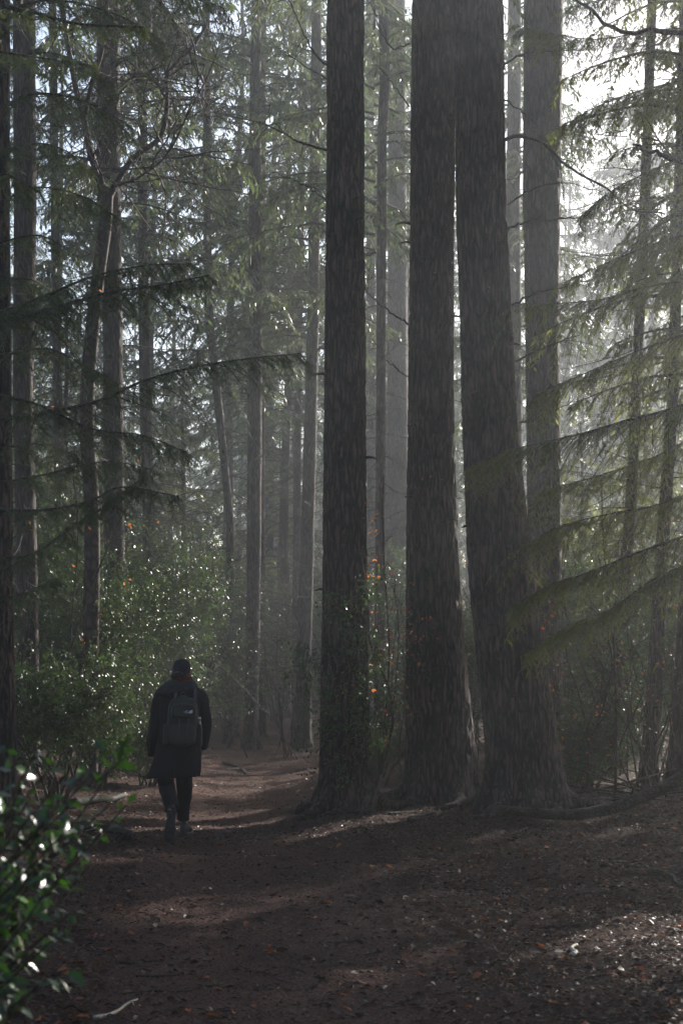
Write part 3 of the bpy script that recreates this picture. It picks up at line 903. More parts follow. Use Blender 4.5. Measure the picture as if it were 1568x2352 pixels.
# dark leafless boughs upper right, nearer
nb_ = thing('oak_tree', 'dark thick bare bough poking in from the right edge', 'tree', (3.6, 10.5, float(gz(3.6, 10.5))))
g = Geo(); add_loft(g, trunk_geo(np.stack([0 * zz, 0 * zz, zz], -1), 0.2 * (1 - zz / 18), 40, 0.012, 0.04, 0.08, 5, 19)); link('trunk', g.mesh('trunk', M.fir, True), nb_)
for pts, r in (([(2000, 560, 10.5), (1700, 440, 10.2), (1568, 372, 10), (1500, 352, 9.9), (1452, 332, 9.8)], 0.026),
               ([(2000, 260, 10.5), (1700, 120, 10.4), (1540, 72, 10.4), (1420, 72, 10.4), (1350, 20, 10.4), (1300, -20, 10.4)], 0.024)):
    dead_branch_img(nb_, 10, pts, r, 3, int(r * 1000))

# roots and broken branch stubs of the three big firs
rng = np.random.default_rng(33)
for T, Yd, fx, R0 in ((T1, 18.3, f1, 0.36), (T2, 19.2, f2, 0.5), (T3, 17.6, f3, 0.55)):
    b = np.array(T.location)
    for k in range(8):
        a_ = k / 8 * 2 * PI + rng.uniform(-0.3, 0.3)
        L = rng.uniform(0.5, 1.1)
        rr_ = [(0.25, 0.30), (0.6, 0.10), (1.0, 0.03), (1.4, -0.01), (1.9, -0.05)]
        p = []
        for q, h_ in rr_:
            dd = R0 * 0.55 + (q - 0.25) * L * 0.62
            aa_ = a_ + 0.25 * (q - 0.25) * rng.normal()
            x_, y_ = b[0] + math.cos(aa_) * dd, b[1] + math.sin(aa_) * dd
            p.append(np.array([x_, y_, float(gz(x_, y_)) + h_]) - b)
        P = smooth_path(p, 14); S_ = 10
        V, F = tubes(P[None], np.interp(np.linspace(0, 1, 14), [0, .3, .7, 1], [.13, .085, .055, .03])[None] * rng.uniform(0.8, 1.15), S_)
        V = V + 0.012 * (vn(V[:, 0] * 14 + 50, V[:, 1] * 14 + V[:, 2] * 20 + 50, 77)[:, None] - 0.5)
        g = Geo(); g.add(V, F); link('root', g.mesh('root', M.fir, True), T)
    for k in range(9):
        z = rng.uniform(1.6, 8.3); x, r_ = fx(z); a_ = rng.uniform(-PI, 0)
        p = np.array([x + math.cos(a_) * r_ * 0.85, Yd + math.sin(a_) * r_ * 0.85, z]) - b
        g = Geo(); L = rng.uniform(0.08, 0.22) + r_ * 0.15
        P = smooth_path([p, p + np.array([math.cos(a_), math.sin(a_), 0.1]) * L * 0.5, p + np.array([math.cos(a_), math.sin(a_), -0.1]) * L], 6)
        V, F = tubes(P[None], np.array([.032, .022, .016, .014, .012, .006])[None], 7); g.add(V, F)
        link('branch_stub', g.mesh('branch_stub', M.fir, True), T)

# small holly / beech saplings are below; scattered understory hemlocks on the right give the green depth
HL = ['young hemlock with drooping sunlit branches behind the leaning trunks', 'bushy young hemlock in the thicket at the right edge',
      'tall young hemlock glowing green right of the broad blue-grey trunk', 'young hemlock with hanging boughs far back on the right',
      'pale green young hemlock between the big leaning trunk and the slender leaning one', 'young hemlock filling the upper right corner with drooping sprays']
for k, (px, Y, h, w) in enumerate([(1450, 30, 0.62, 0.75), (1640, 22, 0.95, 0.8), (1340, 35, 0.62, 0.9), (1500, 42, 0.8, 1.0), (1290, 31, 0.45, 0.6), (1660, 34, 1.0, 0.8)]):
    x = at(px, 1543, Y)[0]
    put_tree('hemlock_tree', HL[k], 'tree', x, Y, h, w, -3 if k in (1, 5) else k, True)
for px, Y, h, lab in ((1650, 20.5, 1.05, 'tall hemlock at the right edge with sprays reaching over the white sky gap'), (130, 30, 0.75, 'shaded young hemlock behind the holly at far left'), (420, 44, 0.95, 'hazy young hemlock above the walker'),
                      (640, 52, 0.8, 'misty young hemlock between the two slim trunks'), (330, 36, 0.7, 'dim young hemlock left of the walker beyond the thicket')):
    put_tree('hemlock_tree', lab, 'tree', at(px, 1543, Y)[0], Y, h, 1.0, -3 if px > 1500 else int(px), True)

for px, Y, lab in ((1378, 58, 'bare birch with fine upright twigs in the white sky gap'), (1418, 66, 'second bare birch just right of the first in the white sky gap')):
    x = at(px, 1543, Y)[0]; bt_ = thing('bare_tree', lab, 'tree', (x, Y, float(gz(x, Y))))
    rg = np.random.default_rng(int(px)); g = Geo()
    P = smooth_path([(0, 0, -0.1), (0.2, 0, 6), (-0.1, 0, 12), (0.2, 0, 17), (0.3, 0, 21.5)], 30)
    V, F = tubes(P[None], np.linspace(0.13, 0.015, 30)[None], 8); g.add(V, F); link('trunk', g.mesh('trunk', M.beech, True), bt_)
    for k in range(26):
        q = int(rg.integers(10, 29)); a_ = rg.uniform(0, 2 * PI); g = Geo()
        bare_branch(rg, P[q], (math.cos(a_) * 0.5, math.sin(a_) * 0.5, 1.0), rg.uniform(1.5, 4.5) * (1.1 - q / 32), 0.03, g, 2, 0.12, 0.02, 4, 3)
        link('branch', g.mesh('branch', M.beech), bt_)

# ------------------------------------------------------------------ background wood
rng = np.random.default_rng(42)
pts = []
gapz = [(1335, 60, 52), (1395, 60, 40), (420, 30, 22)]
tries = 0
while len(pts) < 120 and tries < 20000:
    tries += 1
    Y = 40 + (140 - 40) * rng.random() ** 0.75
    px = rng.uniform(-260, 1830)
    x = at(px, 1543, Y)[0]
    cc = x * math.cos(SUN_AZ) - Y * math.sin(SUN_AZ); sl = x * math.sin(SUN_AZ) + Y * math.cos(SUN_AZ)
    if (1340 < px < 1425 and Y < 62) or (px > 1600 and Y < 70) or (-21 < cc < -8.8 and sl < 85):
        continue
    if 345 < px < 450 and Y < 62:
        continue
    if all((x - a) ** 2 + (Y - b) ** 2 > 3.2 ** 2 for a, b, c in pts):
        pts.append((x, Y, px))
for px, Y in ((1300, 70), (1345, 88), (1475, 72), (1520, 84), (1560, 64), (1400, 104), (1450, 92), (1500, 112), (1340, 118), (1590, 96), (1550, 120), (1290, 98), (1425, 126)):
    pts.append((at(px, 1543, Y)[0], float(Y), px))
SEG = [(30, 'left of the dim broad trunk'), (118, 'between the dim broad trunk and the crooked tree'), (222, 'just left of the crooked bare tree'), (320, 'behind the crooked bare tree'),
       (450, 'right of the olive-lit slim trunk'), (565, 'left of the slim trunk at the path bend'), (700, 'between the two slim trunks at the bend'), (750, 'left of the first big trunk'),
       (845, 'behind the first big trunk'), (935, 'in the gap between the first two big trunks'), (1050, 'behind the middle big trunk'), (1200, 'behind the big leaning trunk'),
       (1300, 'behind the broad blue-grey trunk'), (1450, 'in the white sky gap at right'), (1568, 'behind the slender leaning trunks at right'), (9999, 'past the right edge of the wood')]
ORD = ['nearest', 'second nearest', 'third nearest', 'fourth nearest', 'fifth nearest', 'sixth nearest']
pts.sort(key=lambda t: t[1])
cnt = {}
for k, (x, Y, px) in enumerate(pts):
    seg = next(n for e, n in SEG if px < e)
    c_ = cnt.get(seg, 0); cnt[seg] = c_ + 1
    lab = ('%s background conifer %s' % (ORD[c_], seg)) if c_ < 6 else 'farthest hazy conifer %s' % seg
    put_tree('conifer', lab, 'tree', x, Y, rng.uniform(0.85, 1.12), rng.uniform(0.9, 1.25), int(rng.integers(0, 12)), dead=(Y < 70),
             group='background conifers of the misty wood', thick=rng.uniform(0.7, 1.2),
             lean=(rng.normal(0, 0.015), rng.normal(0, 0.015)))
# conifers standing on the sunny side, right of the frame: they shade the clearing
for k, (c, sl) in enumerate([(-7.9, 24), (-6.9, 33), (-4.6, 44), (0.3, 36), (-5.0, 58), (-5.6, 66), (3.0, 33), (-24.5, 54), (-0.4, 50), (5.5, 42), (2.2, 21), (0.7, 24), (-8.3, 31)]):
    x = c * math.cos(SUN_AZ) + sl * math.sin(SUN_AZ); Y = -c * math.sin(SUN_AZ) + sl * math.cos(SUN_AZ)
    put_tree('conifer', 'conifer standing in the wood just outside the right edge', 'tree', x, Y, rng.uniform(0.9, 1.1), rng.uniform(0.9, 1.15), -3 - 3 * (k % 2), group='conifers beyond the right edge')

# the same wood goes on behind and to the left of the camera and keeps the open sky off the clearing
rb = np.random.default_rng(314)
bk = []
for tr in range(4000):
    x, Y = rb.uniform(-24, 22), rb.uniform(-24, 34)
    cc = x * math.cos(SUN_AZ) - Y * math.sin(SUN_AZ)
    if abs(x) < 0.26 * Y + 2.2 or (x * x + Y * Y) < 20 or (x > 0 and Y > 4 and cc < 3.0) or any((x - a) ** 2 + (Y - b) ** 2 < 20 for a, b in bk):
        continue
    bk.append((x, Y))
    if len(bk) == 46:
        break
for k, (x, Y) in enumerate(bk):
    put_tree('conifer', 'conifer of the surrounding wood outside the picture', 'tree', x, Y, rb.uniform(0.8, 1.1), rb.uniform(1.0, 1.3), k, dead=False, group='conifers around the clearing outside the picture')

# ------------------------------------------------------------------ hollies
def holly_mesh(seed, n_clump, rx, ry, rz, leaf=0.05, per=11, shell=0.5):
    rng = np.random.default_rng(seed)
    g, w = Geo(), Geo()
    # lumps
    nl = 12
    lc = rng.uniform(-0.55, 0.55, (nl, 3)) * [rx, ry, rz * 0.8] + [0, 0, rz]
    lr = rng.uniform(0.35, 0.6, nl)
    pick = rng.integers(0, nl, n_clump)
    d = unit(rng.normal(0, 1, (n_clump, 3)))
    rad = (shell + (1 - shell) * rng.random(n_clump)) * lr[pick]
    C = lc[pick] + d * rad[:, None] * [rx, ry, rz]
    C[:, 2] = np.maximum(C[:, 2], 0.08)
    ax = unit(d + rng.normal(0, 0.5, (n_clump, 3)) + [0, 0, 0.3])
    # twigs
    L = 0.22
    P = np.stack([C - ax * L, C - ax * L * 0.4, C + ax * 0.08], 1)
    V, F = tubes(P, np.full((n_clump, 3), 0.003), 3); w.add(V, F)
    base = np.array([0, 0, 0.0])
    for k in range(10):
        j = rng.integers(0, nl)
        st = rng.normal(0, 0.15, 3) * [1, 1, 0]
        V, F = tubes(smooth_path([st, st * 1.5 + lc[j] * [0.3, 0.3, 0.45], lc[j] + d[k] * 0.3 * rx], 8)[None], np.linspace(0.025, 0.006, 8)[None], 5); w.add(V, F)
    t = rng.uniform(-0.8, 0.5, (n_clump, per))
    pos = C[:, None, :] + ax[:, None, :] * (t * 0.16)[..., None]
    dr = unit(np.cross(ax[:, None, :], rng.normal(0, 1, (n_clump, per, 3))) + ax[:, None, :] * 0.5)
    pos = pos.reshape(-1, 3); dr = dr.reshape(-1, 3)
    nrm = unit(np.repeat(ax, per, 0) + rng.normal(0, 0.5, pos.shape) + [0, 0, 0.3])
    ln = leaf * rng.uniform(0.6, 1.25, len(pos))
    V, F = diamonds(pos, dr, nrm, ln, ln * 0.55, 0.16); g.add(V, F)
    return w.mesh('stems', M.twig), g.mesh('leaves', M.holly)


hollies = [holly_mesh(500, 1300, 1.5, 1.2, 1.1), holly_mesh(501, 1500, 1.2, 1.1, 1.9), holly_mesh(502, 800, 1.1, 0.9, 0.75)]


def put_holly(px, Y, v, s, lab, group=None, zs=1.0, x=None):
    x = at(px, 1543, Y)[0] if x is None else x
    t = thing('holly_bush', lab, 'bush', (x, Y, float(gz(x, Y)) - 0.05), group)
    rot = rngL.uniform(0, 2 * PI)
    for nm, me in zip(('stems', 'leaves'), hollies[v]):
        o = link(nm, me, t); o.scale = (s, s, s * zs); o.rotation_euler.z = rot
        if nm == 'leaves':
            o['kind'] = 'stuff'
    return t


for a in [(110, 17.5, 0, 0.95, 'dark glossy holly bush behind the foreground holly at left'), (215, 20.5, 1, 0.9, 'sparkling holly bush left of the walker'),
          (60, 22.5, 1, 1.15, 'tall holly beside the nearest left trunk'), (300, 24.5, 1, 1.0, 'holly bush touching the walker\'s left side'),
          (150, 27, 1, 1.4, 'tall holly rising behind the sparkling left bush'), (330, 21.5, 2, 0.8, 'low holly by the path edge next to the walker'),
          (395, 30, 1, 1.25, 'misty holly thicket above the walker\'s head'), (470, 33, 1, 1.2, 'misty holly right of the walker\'s head'),
          (535, 37, 1, 1.1, 'faint holly beside the slim trunk at the bend'), (630, 44, 1, 1.2, 'faint holly between the two slim trunks'),
          (745, 40, 1, 1.2, 'hazy holly just left of the first big trunk'), (20, 33, 1, 1.7, 'very tall hazy holly at far left'),
          (250, 36, 1, 1.7, 'tall grey holly deep behind the left thicket'), (430, 42, 1, 1.6, 'pale tall holly deep behind the walker'),
          (870, 24, 2, 0.7, 'low holly in the gap between the first two big trunks'), (1075, 24, 1, 0.8, 'holly showing in the gap beside the leaning trunk'),
          (1330, 20.5, 2, 0.9, 'low holly right of the leaning trunk foot'), (1400, 24, 1, 0.95, 'sunlit sparkling holly behind the thin forked stem'),
          (1300, 27, 1, 1.1, 'bright holly just right of the leaning trunk'), (1530, 23, 1, 0.9, 'glittering holly at the right edge'),
          (1460, 29, 1, 0.95, 'tall glittering holly behind the leaning slender trunks'), (1240, 34, 1, 0.9, 'holly thicket hidden behind the big leaning trunk'),
          (1580, 33, 1, 1.6, 'tall bright holly far at the right edge'), (1380, 38, 1, 1.6, 'pale holly thicket far back on the right'), (960, 36, 1, 1.3, 'hazy holly behind the middle big trunk'),
          (850, 38, 1, 1.3, 'hazy holly seen between the first two big trunks')]:
    put_holly(*a)
rng = np.random.default_rng(9)
for k in range(34):
    Y = rng.uniform(46, 100); px = rng.uniform(-150, 1700)
    side = 'left' if px < 540 else ('middle' if px < 1050 else 'right')
    put_holly(px, Y, 1, rng.uniform(1.2, 1.9), ('paler ' if Y > 75 else '') + 'hazy distant holly thicket ' + next(n for e, n in SEG if px < e), 'distant holly thickets')

# far wood closing the view: one mass of trunks and leaves
rng = np.random.default_rng(10)
n = 26000
x = rng.uniform(-45, 75, n); y = rng.uniform(139, 147, n); z = rng.random(n) ** 1.5 * 15
V, F = diamonds(np.stack([x, y, z], -1), rng.normal(0, 1, (n, 3)) - [0, 0, .5], rng.normal(0, 1, (n, 3)), rng.uniform(0.25, 0.7, n), rng.uniform(0.12, 0.35, n))
g = Geo(); g.add(V, F)
fw = link('distant_wood', g.mesh('distant_wood', M.needle), kind='stuff'); fw['label'] = 'far wood fading into the haze behind everything'

# sapling between trunk 1 and 2 : crooked stem, holly leaves, orange beech leaves
def sapling(name, label, Y, stems, leafmat, nclump, seed, spread=0.35, leaf=0.045, per=7, box=None, second=None):
    rg = np.random.default_rng(seed)
    p0 = at(*stems[0][0][0][:2], Y); p0[2] = float(gz(p0[0], Y))
    t = thing(name, label, 'sapling', p0)
    tips = []
    for pts, r in stems:
        p = smooth_path([at(q[0], q[1], Y + (q[2] if len(q) > 2 else 0)) for q in pts], 24) - p0
        g = Geo(); V, F = tubes(p[None], (r * (1 - 0.7 * np.linspace(0, 1, 24)) + 0.002)[None], 7); g.add(V, F)
        for k in range(10):
            q = rg.integers(6, 24)
            bare_branch(rg, p[q], unit(rg.normal(0, 1, 3) * [1, 1, 0.5] + [0, 0, 0.2]), rg.uniform(0.25, 0.8), 0.004, g, 1, 0.25, 0, 3, 3)
            tips.append(p[q] + rg.normal(0, spread, 3) * [1, 1, 0.7])
        link('stem', g.mesh('stem', M.twig, True), t)
    tips = np.array(tips)
    for mat, nc, nm in ((leafmat, nclump, 'leaves'),) + ((second,) if second else ()):
        C = tips[rg.integers(0, len(tips), nc)] + rg.normal(0, spread * 0.5, (nc, 3))
        C = C[C[:, 2] > 0.15]; nc = len(C)
        pos = (C[:, None, :] + rg.normal(0, 0.045, (nc, per, 3))).reshape(-1, 3)
        dr = unit(rg.normal(0, 1, pos.shape) - [0, 0, 0.2])
        ln = leaf * rg.uniform(0.7, 1.3, len(pos))
        V, F = diamonds(pos, dr, unit(rg.normal(0, 0.8, pos.shape) + [0, 0, 0.8]), ln, ln * 0.6, 0.14)
        g = Geo(); g.add(V, F)
        o = link(nm, g.mesh(nm, mat), t); o['kind'] = 'stuff'
    return t


sapling('holly_sapling', 'crooked holly sapling with glossy leaves against the first big trunk', 17.3,
        [([(850, 1850), (885, 1740), (902, 1640), (885, 1560), (850, 1480), (845, 1380), (830, 1280)], 0.02),
         ([(770, 1860), (780, 1760), (760, 1660), (740, 1580), (745, 1480), (760, 1400)], 0.012),
         ([(800, 1860), (830, 1790), (800, 1700), (790, 1600), (820, 1500)], 0.012)], M.holly, 230, 601, 0.2, 0.05, 9)
sapling('beech_sapling', 'slim beech sapling holding orange dead leaves between the first two big trunks', 18.8,
        [([(862, 1850), (880, 1700), (893, 1500), (882, 1300), (878, 1180), (880, 1090)], 0.012),
         ([(880, 1700), (905, 1600), (915, 1450), (905, 1350)], 0.008)], M.beechleaf, 90, 602, 0.24, 0.048, 3, second=(M.holly, 60, 'green_leaves'))
sapling('forked_sapling', 'thin dark forked stem in front of the leaning trunks at right', 18.6,
        [([(1412, 1835), (1414, 1700), (1412, 1560), (1405, 1430), (1385, 1250), (1380, 1100)], 0.018),
         ([(1414, 1730), (1450, 1650), (1480, 1580), (1500, 1480), (1490, 1380)], 0.012),
         ([(1412, 1500), (1380, 1420), (1330, 1370), (1300, 1290)], 0.010)], M.holly, 60, 603, 0.5, 0.042, 3, second=(M.beechleaf, 24, 'orange_leaves'))
sapling('beech_sapling', 'twiggy sapling with scattered orange leaves among the right-hand boughs', 19.5,
        [([(1345, 1830), (1350, 1700), (1330, 1600), (1300, 1500), (1290, 1350), (1310, 1200)], 0.012),
         ([(1350, 1700), (1390, 1640), (1450, 1550), (1440, 1400)], 0.009)], M.beechleaf, 60, 604, 0.45, 0.04, 3)
sapling('beech_sapling', 'twiggy sapling with a few orange leaves behind the left boughs', 19.0,
        [([(150, 1800), (160, 1500), (180, 1200), (150, 1000), (140, 850)], 0.014),
         ([(160, 1500), (230, 1300), (300, 1150), (370, 1050)], 0.01)], M.beechleaf, 14, 605, 0.6, 0.045, 2)

for px, Y, lab in ((1275, 21, 'tangle of thin bare stems right of the leaning trunk foot'), (1460, 20.5, 'tangle of thin bare stems between the two leaning slender trunks'), (1545, 19.5, 'tangle of thin bare stems at the right edge above the log'),
                   (1350, 25, 'loose bare shrub glinting behind the thin forked stem'), (880, 21.5, 'bare thin stems in the gap between the first two big trunks'), (180, 23, 'bare thin stems rising behind the left holly'), (650, 30, 'thin bare shrub between the two slim trunks')):
    x = at(px, 1543, Y)[0]; sh = thing('bare_shrub', lab, 'shrub', (x, Y, float(gz(x, Y))))
    rg = np.random.default_rng(int(px) + 7)
    for k in range(9):
        g = Geo(); a_ = rg.uniform(0, 2 * PI)
        bare_branch(rg, rg.normal(0, 0.25, 3) * [1, 1, 0], (math.cos(a_) * 0.35, math.sin(a_) * 0.35, 1.0), rg.uniform(1.8, 4.2), 0.014, g, 3, 0.16, 0.01, 5, 3)
        link('stem', g.mesh('stem', M.beech), sh)

# ------------------------------------------------------------------ foreground holly, lower left
def holly_leaf_mesh(seed):
    rg = np.random.default_rng(seed)
    L = 1.0; n = 7
    t = np.linspace(0.04, 0.96, n)
    half = 0.27 * np.sin(PI * t ** 0.85) ** 0.75
    bump = np.where(np.arange(n) % 2 == 1, 1.28, 0.78)
    z = 0.14 * np.sin(PI * t) - 0.1 * t ** 2
    mid = np.stack([t, 0 * t, z], -1)
    hw = half * bump
    l = np.stack([t + 0.03, hw, z + hw * 0.35 + 0.05 * np.where(np.arange(n) % 2 == 1, 1, -1)], -1)
    r = np.stack([t + 0.03, -hw, z + hw * 0.35 + 0.05 * np.where(np.arange(n) % 2 == 1, 1, -1)], -1)
    V = np.vstack([[[0, 0, 0]], mid, l, r, [[1.05, 0, -0.08]]])
    F = []
    for k in range(n - 1):
        F.append([1 + k, 2 + k, 1 + n + k + 1, 1 + n + k]); F.append([2 + k, 1 + k, 1 + 2 * n + k, 1 + 2 * n + k + 1])
    T = [[0, 1, 1 + n], [0, 1 + 2 * n, 1], [n, 3 * n + 1, 2 * n], [n, 3 * n, 3 * n + 1]]
    V += rg.normal(0, 0.008, V.shape)
    return make_mesh('leaf', V, [np.array(F), np.array(T)], M.holly_near, True)


M.holly_near = leaf_mat('holly_leaf_near', [(0.0, (0.006, 0.018, 0.014)), (0.55, (0.012, 0.032, 0.018)), (0.74, (0.02, 0.06, 0.012)), (0.86, (0.05, 0.15, 0.008))], 0.3, 0.16, (0.05, 0.16, 0.005), 0.5, 9.0)
lms = [holly_leaf_mesh(s) for s in range(5)]
rng = np.random.default_rng(12)
fx_, fy_ = -1.05, 3.7
fh = thing('holly_bush', 'big out-of-focus holly bush in the lower left foreground', 'bush', (fx_, fy_, float(gz(fx_, fy_))))
base = np.array(fh.location)
tips = []
gs = Geo()
targets = [(60, 1790), (150, 1780), (200, 1790), (250, 1850), (180, 1880), (120, 1850), (40, 1870), (90, 1940), (180, 1960), (235, 1930), (140, 2010), (50, 1980), (100, 2060), (170, 2090), (30, 2060),
           (60, 2130), (110, 2170), (150, 2230), (40, 2210), (80, 2280), (10, 1820), (10, 2290), (20, 2130), (215, 1750), (270, 1750), (290, 1850), (120, 1760), (5, 1930), (75, 2000), (140, 2130), (105, 2245), (30, 1760), (70, 1830), (150, 1905), (15, 2020), (130, 1965), (205, 1990), (60, 2010), (25, 2250), (10, 1720), (80, 1735), (175, 1835)]
for k, (px, py) in enumerate(targets):
    Yd = rng.uniform(3.3, 4.1)
    e = at(px, py, Yd) - base
    st = np.array([rng.uniform(-0.35, 0.05), rng.uniform(-0.15, 0.2), 0])
    mid = (st + e) * 0.5 + np.array([-0.12, 0, 0.12])
    p = smooth_path([st, mid, e], 10)
    V, F = tubes(p[None], np.linspace(0.008, 0.0025, 10)[None], 6)
    gg = Geo(); gg.add(V, F)
    link('stem', gg.mesh('stem', M.twig, True), fh)
    tips.append(p)
nl = 0
stuff = Geo()
for k, p in enumerate(tips):
    for j in range(34):
        u = 1 - 0.62 * (j / 33) ** 1.0
        q = u * 9; a = min(int(q), 8); b = p[a] + (p[a + 1] - p[a]) * (q - a)
        tn = unit(p[a + 1] - p[a])
        dr = unit(np.cross(tn, rng.normal(0, 1, 3)) + tn * rng.uniform(0.2, 0.9) + np.array([0, 0, -0.1]))
        s = rng.uniform(0.026, 0.05)
        dv = Vector(dr); qn = dv.to_track_quat('X', 'Z')
        if nl < 290 and rng.random() < 0.21:
            o = link('leaf', lms[nl % 5], fh)
            o.location = b + dr * 0.006; o.rotation_mode = 'QUATERNION'
            o.rotation_quaternion = qn @ Vector((1, 0, 0)).rotation_difference(Vector((1, 0, 0)))
            o.rotation_mode = 'XYZ'
            e = qn.to_euler(); e.rotate_axis('X', rng.normal(0, 0.7)); o.rotation_euler = e
            o.scale = (s, s, s)
            nl += 1
        else:
            V, F = diamonds((b + dr * 0.006)[None], dr[None], unit(np.array([0, 0, 1.0]) + rng.normal(0, 0.5, 3))[None], np.array([s]), np.array([s * 0.5]), 0.15)
            stuff.add(V, F)
if stuff.n:
    o = link('small_leaves', stuff.mesh('small_leaves', M.holly_near), fh); o['kind'] = 'stuff'
# the bright single leaf and its twig by the walker
sp = np.array(at(215, 1800, 3.7)) - base
tp = smooth_path([sp, at(250, 1775, 3.7) - base, at(285, 1742, 3.7) - base], 8)
gg = Geo(); V, F = tubes(tp[None], np.linspace(0.004, 0.002, 8)[None], 6); gg.add(V, F); link('stem', gg.mesh('stem', M.twig, True), fh)
for px, py, dx, dy, s in ((258, 1762, 1, -0.05, 0.056), (268, 1742, 0.9, 0.5, 0.045), (282, 1735, 0.3, 0.8, 0.05), (240, 1728, -0.6, 0.7, 0.04)):
    o = link('leaf', lms[1], fh); o.location = at(px, py, 3.7) - base
    e = Vector((dx, 0.1, dy)).to_track_quat('X', 'Z').to_euler(); e.rotate_axis('X', -0.9); o.rotation_euler = e; o.scale = (s, s, s)

# ------------------------------------------------------------------ ground litter
rng = np.random.default_rng(13)
def scatter(n, y0, y1, pw=1.0, xpad=1.06):
    y = y0 + (y1 - y0) * rng.random(n) ** pw
    x = rng.uniform(-0.226, 0.226, n) * xpad * y
    return x, y
def litter(n, y0, y1, l0, l1, wr, mat, name, pw=1.0, tilt=0.35, keep=None):
    x, y = scatter(n, y0, y1, pw)
    if keep is not None:
        k = keep(x, y); x, y = x[k], y[k]; 
    n = len(x)
    z = np.maximum(gz_fine(x, y), mesh_z(x, y)) + rng.uniform(0.004, 0.016, n)
    a = rng.uniform(0, 2 * PI, n)
    D = np.stack([np.cos(a), np.sin(a), rng.normal(0, tilt * 0.5, n)], -1)
    N = unit(np.array([0, 0, 1.0]) + rng.normal(0, tilt, (n, 3)))
    ln = rng.uniform(l0, l1, n)
    V, F = diamonds(np.stack([x, y, z], -1), D, N, ln, ln * wr * rng.uniform(0.6, 1.3, n), 0.18)
    g = Geo(); g.add(V, F)
    o = link(name, g.mesh(name, mat), ground); o['kind'] = 'stuff'
    return o


litter(62000, 6.0, 17, 0.012, 0.034, 0.35, M.litter, 'needle_litter', 1.1, 0.4)
litter(34000, 15, 36, 0.02, 0.055, 0.4, M.litter, 'leaf_litter', 1.2, 0.4)
litter(16000, 6.0, 20, 0.03, 0.06, 0.5, M.litter, 'leaf_litter', 1.0, 0.35, lambda x, y: rng.random(len(x)) < 0.25 + 0.75 * sm(0.4, 1.6, np.abs(x - path_x(y))))
litter(2600, 6.0, 34, 0.03, 0.055, 0.5, M.orange, 'orange_litter', 1.0, 0.35, lambda x, y: vn(x * 1.5, y * 1.2, 88) * (0.3 + sm(0.3, 1.8, np.abs(x - path_x(y)))) > 0.42)
litter(3200, 6.0, 16, 0.04, 0.075, 0.5, M.litter, 'brown_leaf_litter', 1.0, 0.4)
# bigger fallen leaves one by one
def fallen_leaf_mesh(seed, mat):
    rg = np.random.default_rng(seed)
    t = np.linspace(0, 1, 6); hw = 0.30 * np.sin(PI * t ** 0.9) * (1 + 0.15 * rg.normal(0, 1, 6)); z = 0.12 * np.sin(PI * t) + rg.normal(0, 0.03, 6)
    m = np.stack([t, 0 * t, z], -1); l = np.stack([t, hw, z + 0.10 + rg.normal(0, 0.04, 6)], -1); r = np.stack([t, -hw, z + 0.08 + rg.normal(0, 0.04, 6)], -1)
    V = np.vstack([m, l, r]); F = []
    for k in range(5):
        F += [[k, k + 1, 6 + k + 1, 6 + k], [k + 1, k, 12 + k, 12 + k + 1]]
    return make_mesh('leaf', V, np.array(F), mat, True)
fl = [fallen_leaf_mesh(s, M.orange if s < 4 else M.litter) for s in range(7)]
x, y = scatter(290, 6.3, 15, 1.3)
for k in range(len(x)):
    s = rng.uniform(0.045, 0.085)
    o = link('leaf', fl[int(rng.integers(0, 7))], ground)
    o.location = (x[k], y[k], float(mesh_z(x[k], y[k])) + 0.012)
    o.rotation_euler = (rng.normal(0, 0.25), rng.normal(0, 0.2), rng.uniform(0, 2 * PI)); o.scale = (s, s, s)

# twigs on the ground
def ground_stick(label, name, p0, p1, r, mat, nsub=2, seed=0, wob=0.03, lift=0.0, cat='stick', S=7, K=16, group=None):
    rg = np.random.default_rng(seed)
    a = np.array(p0, float); b = np.array(p1, float)
    t = np.linspace(0, 1, K)[:, None]
    P = a + (b - a) * t
    n = unit(np.cross(b - a, [0, 0, 1.0]))
    P = P + n * (wob * np.linalg.norm(b - a) * np.sin(PI * t * rg.uniform(1, 2.2)) * rg.choice([-1, 1]))
    zg = mesh_z(P[:, 0], P[:, 1]) + r * 0.8 + lift * t[:, 0]
    P[:, 2] = np.convolve(np.pad(zg, 2, mode='edge'), np.ones(5) / 5, 'valid') + 0.004
    base = P[0].copy(); P = P - base
    g = Geo(); V, F = tubes(P[None], (r * (1 - 0.45 * t[:, 0]) * (1 + 0.12 * np.sin(t[:, 0] * 23)))[None], S); g.add(V, F)
    V, F, T = loft(V.reshape(K, S, 3)); g2 = Geo(); add_loft(g2, (V, F, T))
    for k in range(nsub):
        q = rg.integers(3, K - 2)
        bare_branch(rg, P[q], unit(P[q + 1] - P[q] + rg.normal(0, 0.6, 3) * [1, 1, 0.15]), rg.uniform(0.15, 0.4) * np.linalg.norm(b - a), r * 0.4, g2, 0, 0.1, -0.02, 2, 4)
    o = link(name, g2.mesh(name, mat, True), label=label, cat=cat, group=group, loc=tuple(base))
    return o


def gp(px, py):
    Y = 1.6 * F_P / (py - 1543)
    for _ in range(4):
        x = at(px, 1543, Y)[0]; Y = (1.6 - float(gz(x, Y))) * F_P / (py - 1543) * (1.0)
    x = at(px, 1543, Y)[0]
    return np.array([x, Y, 0])


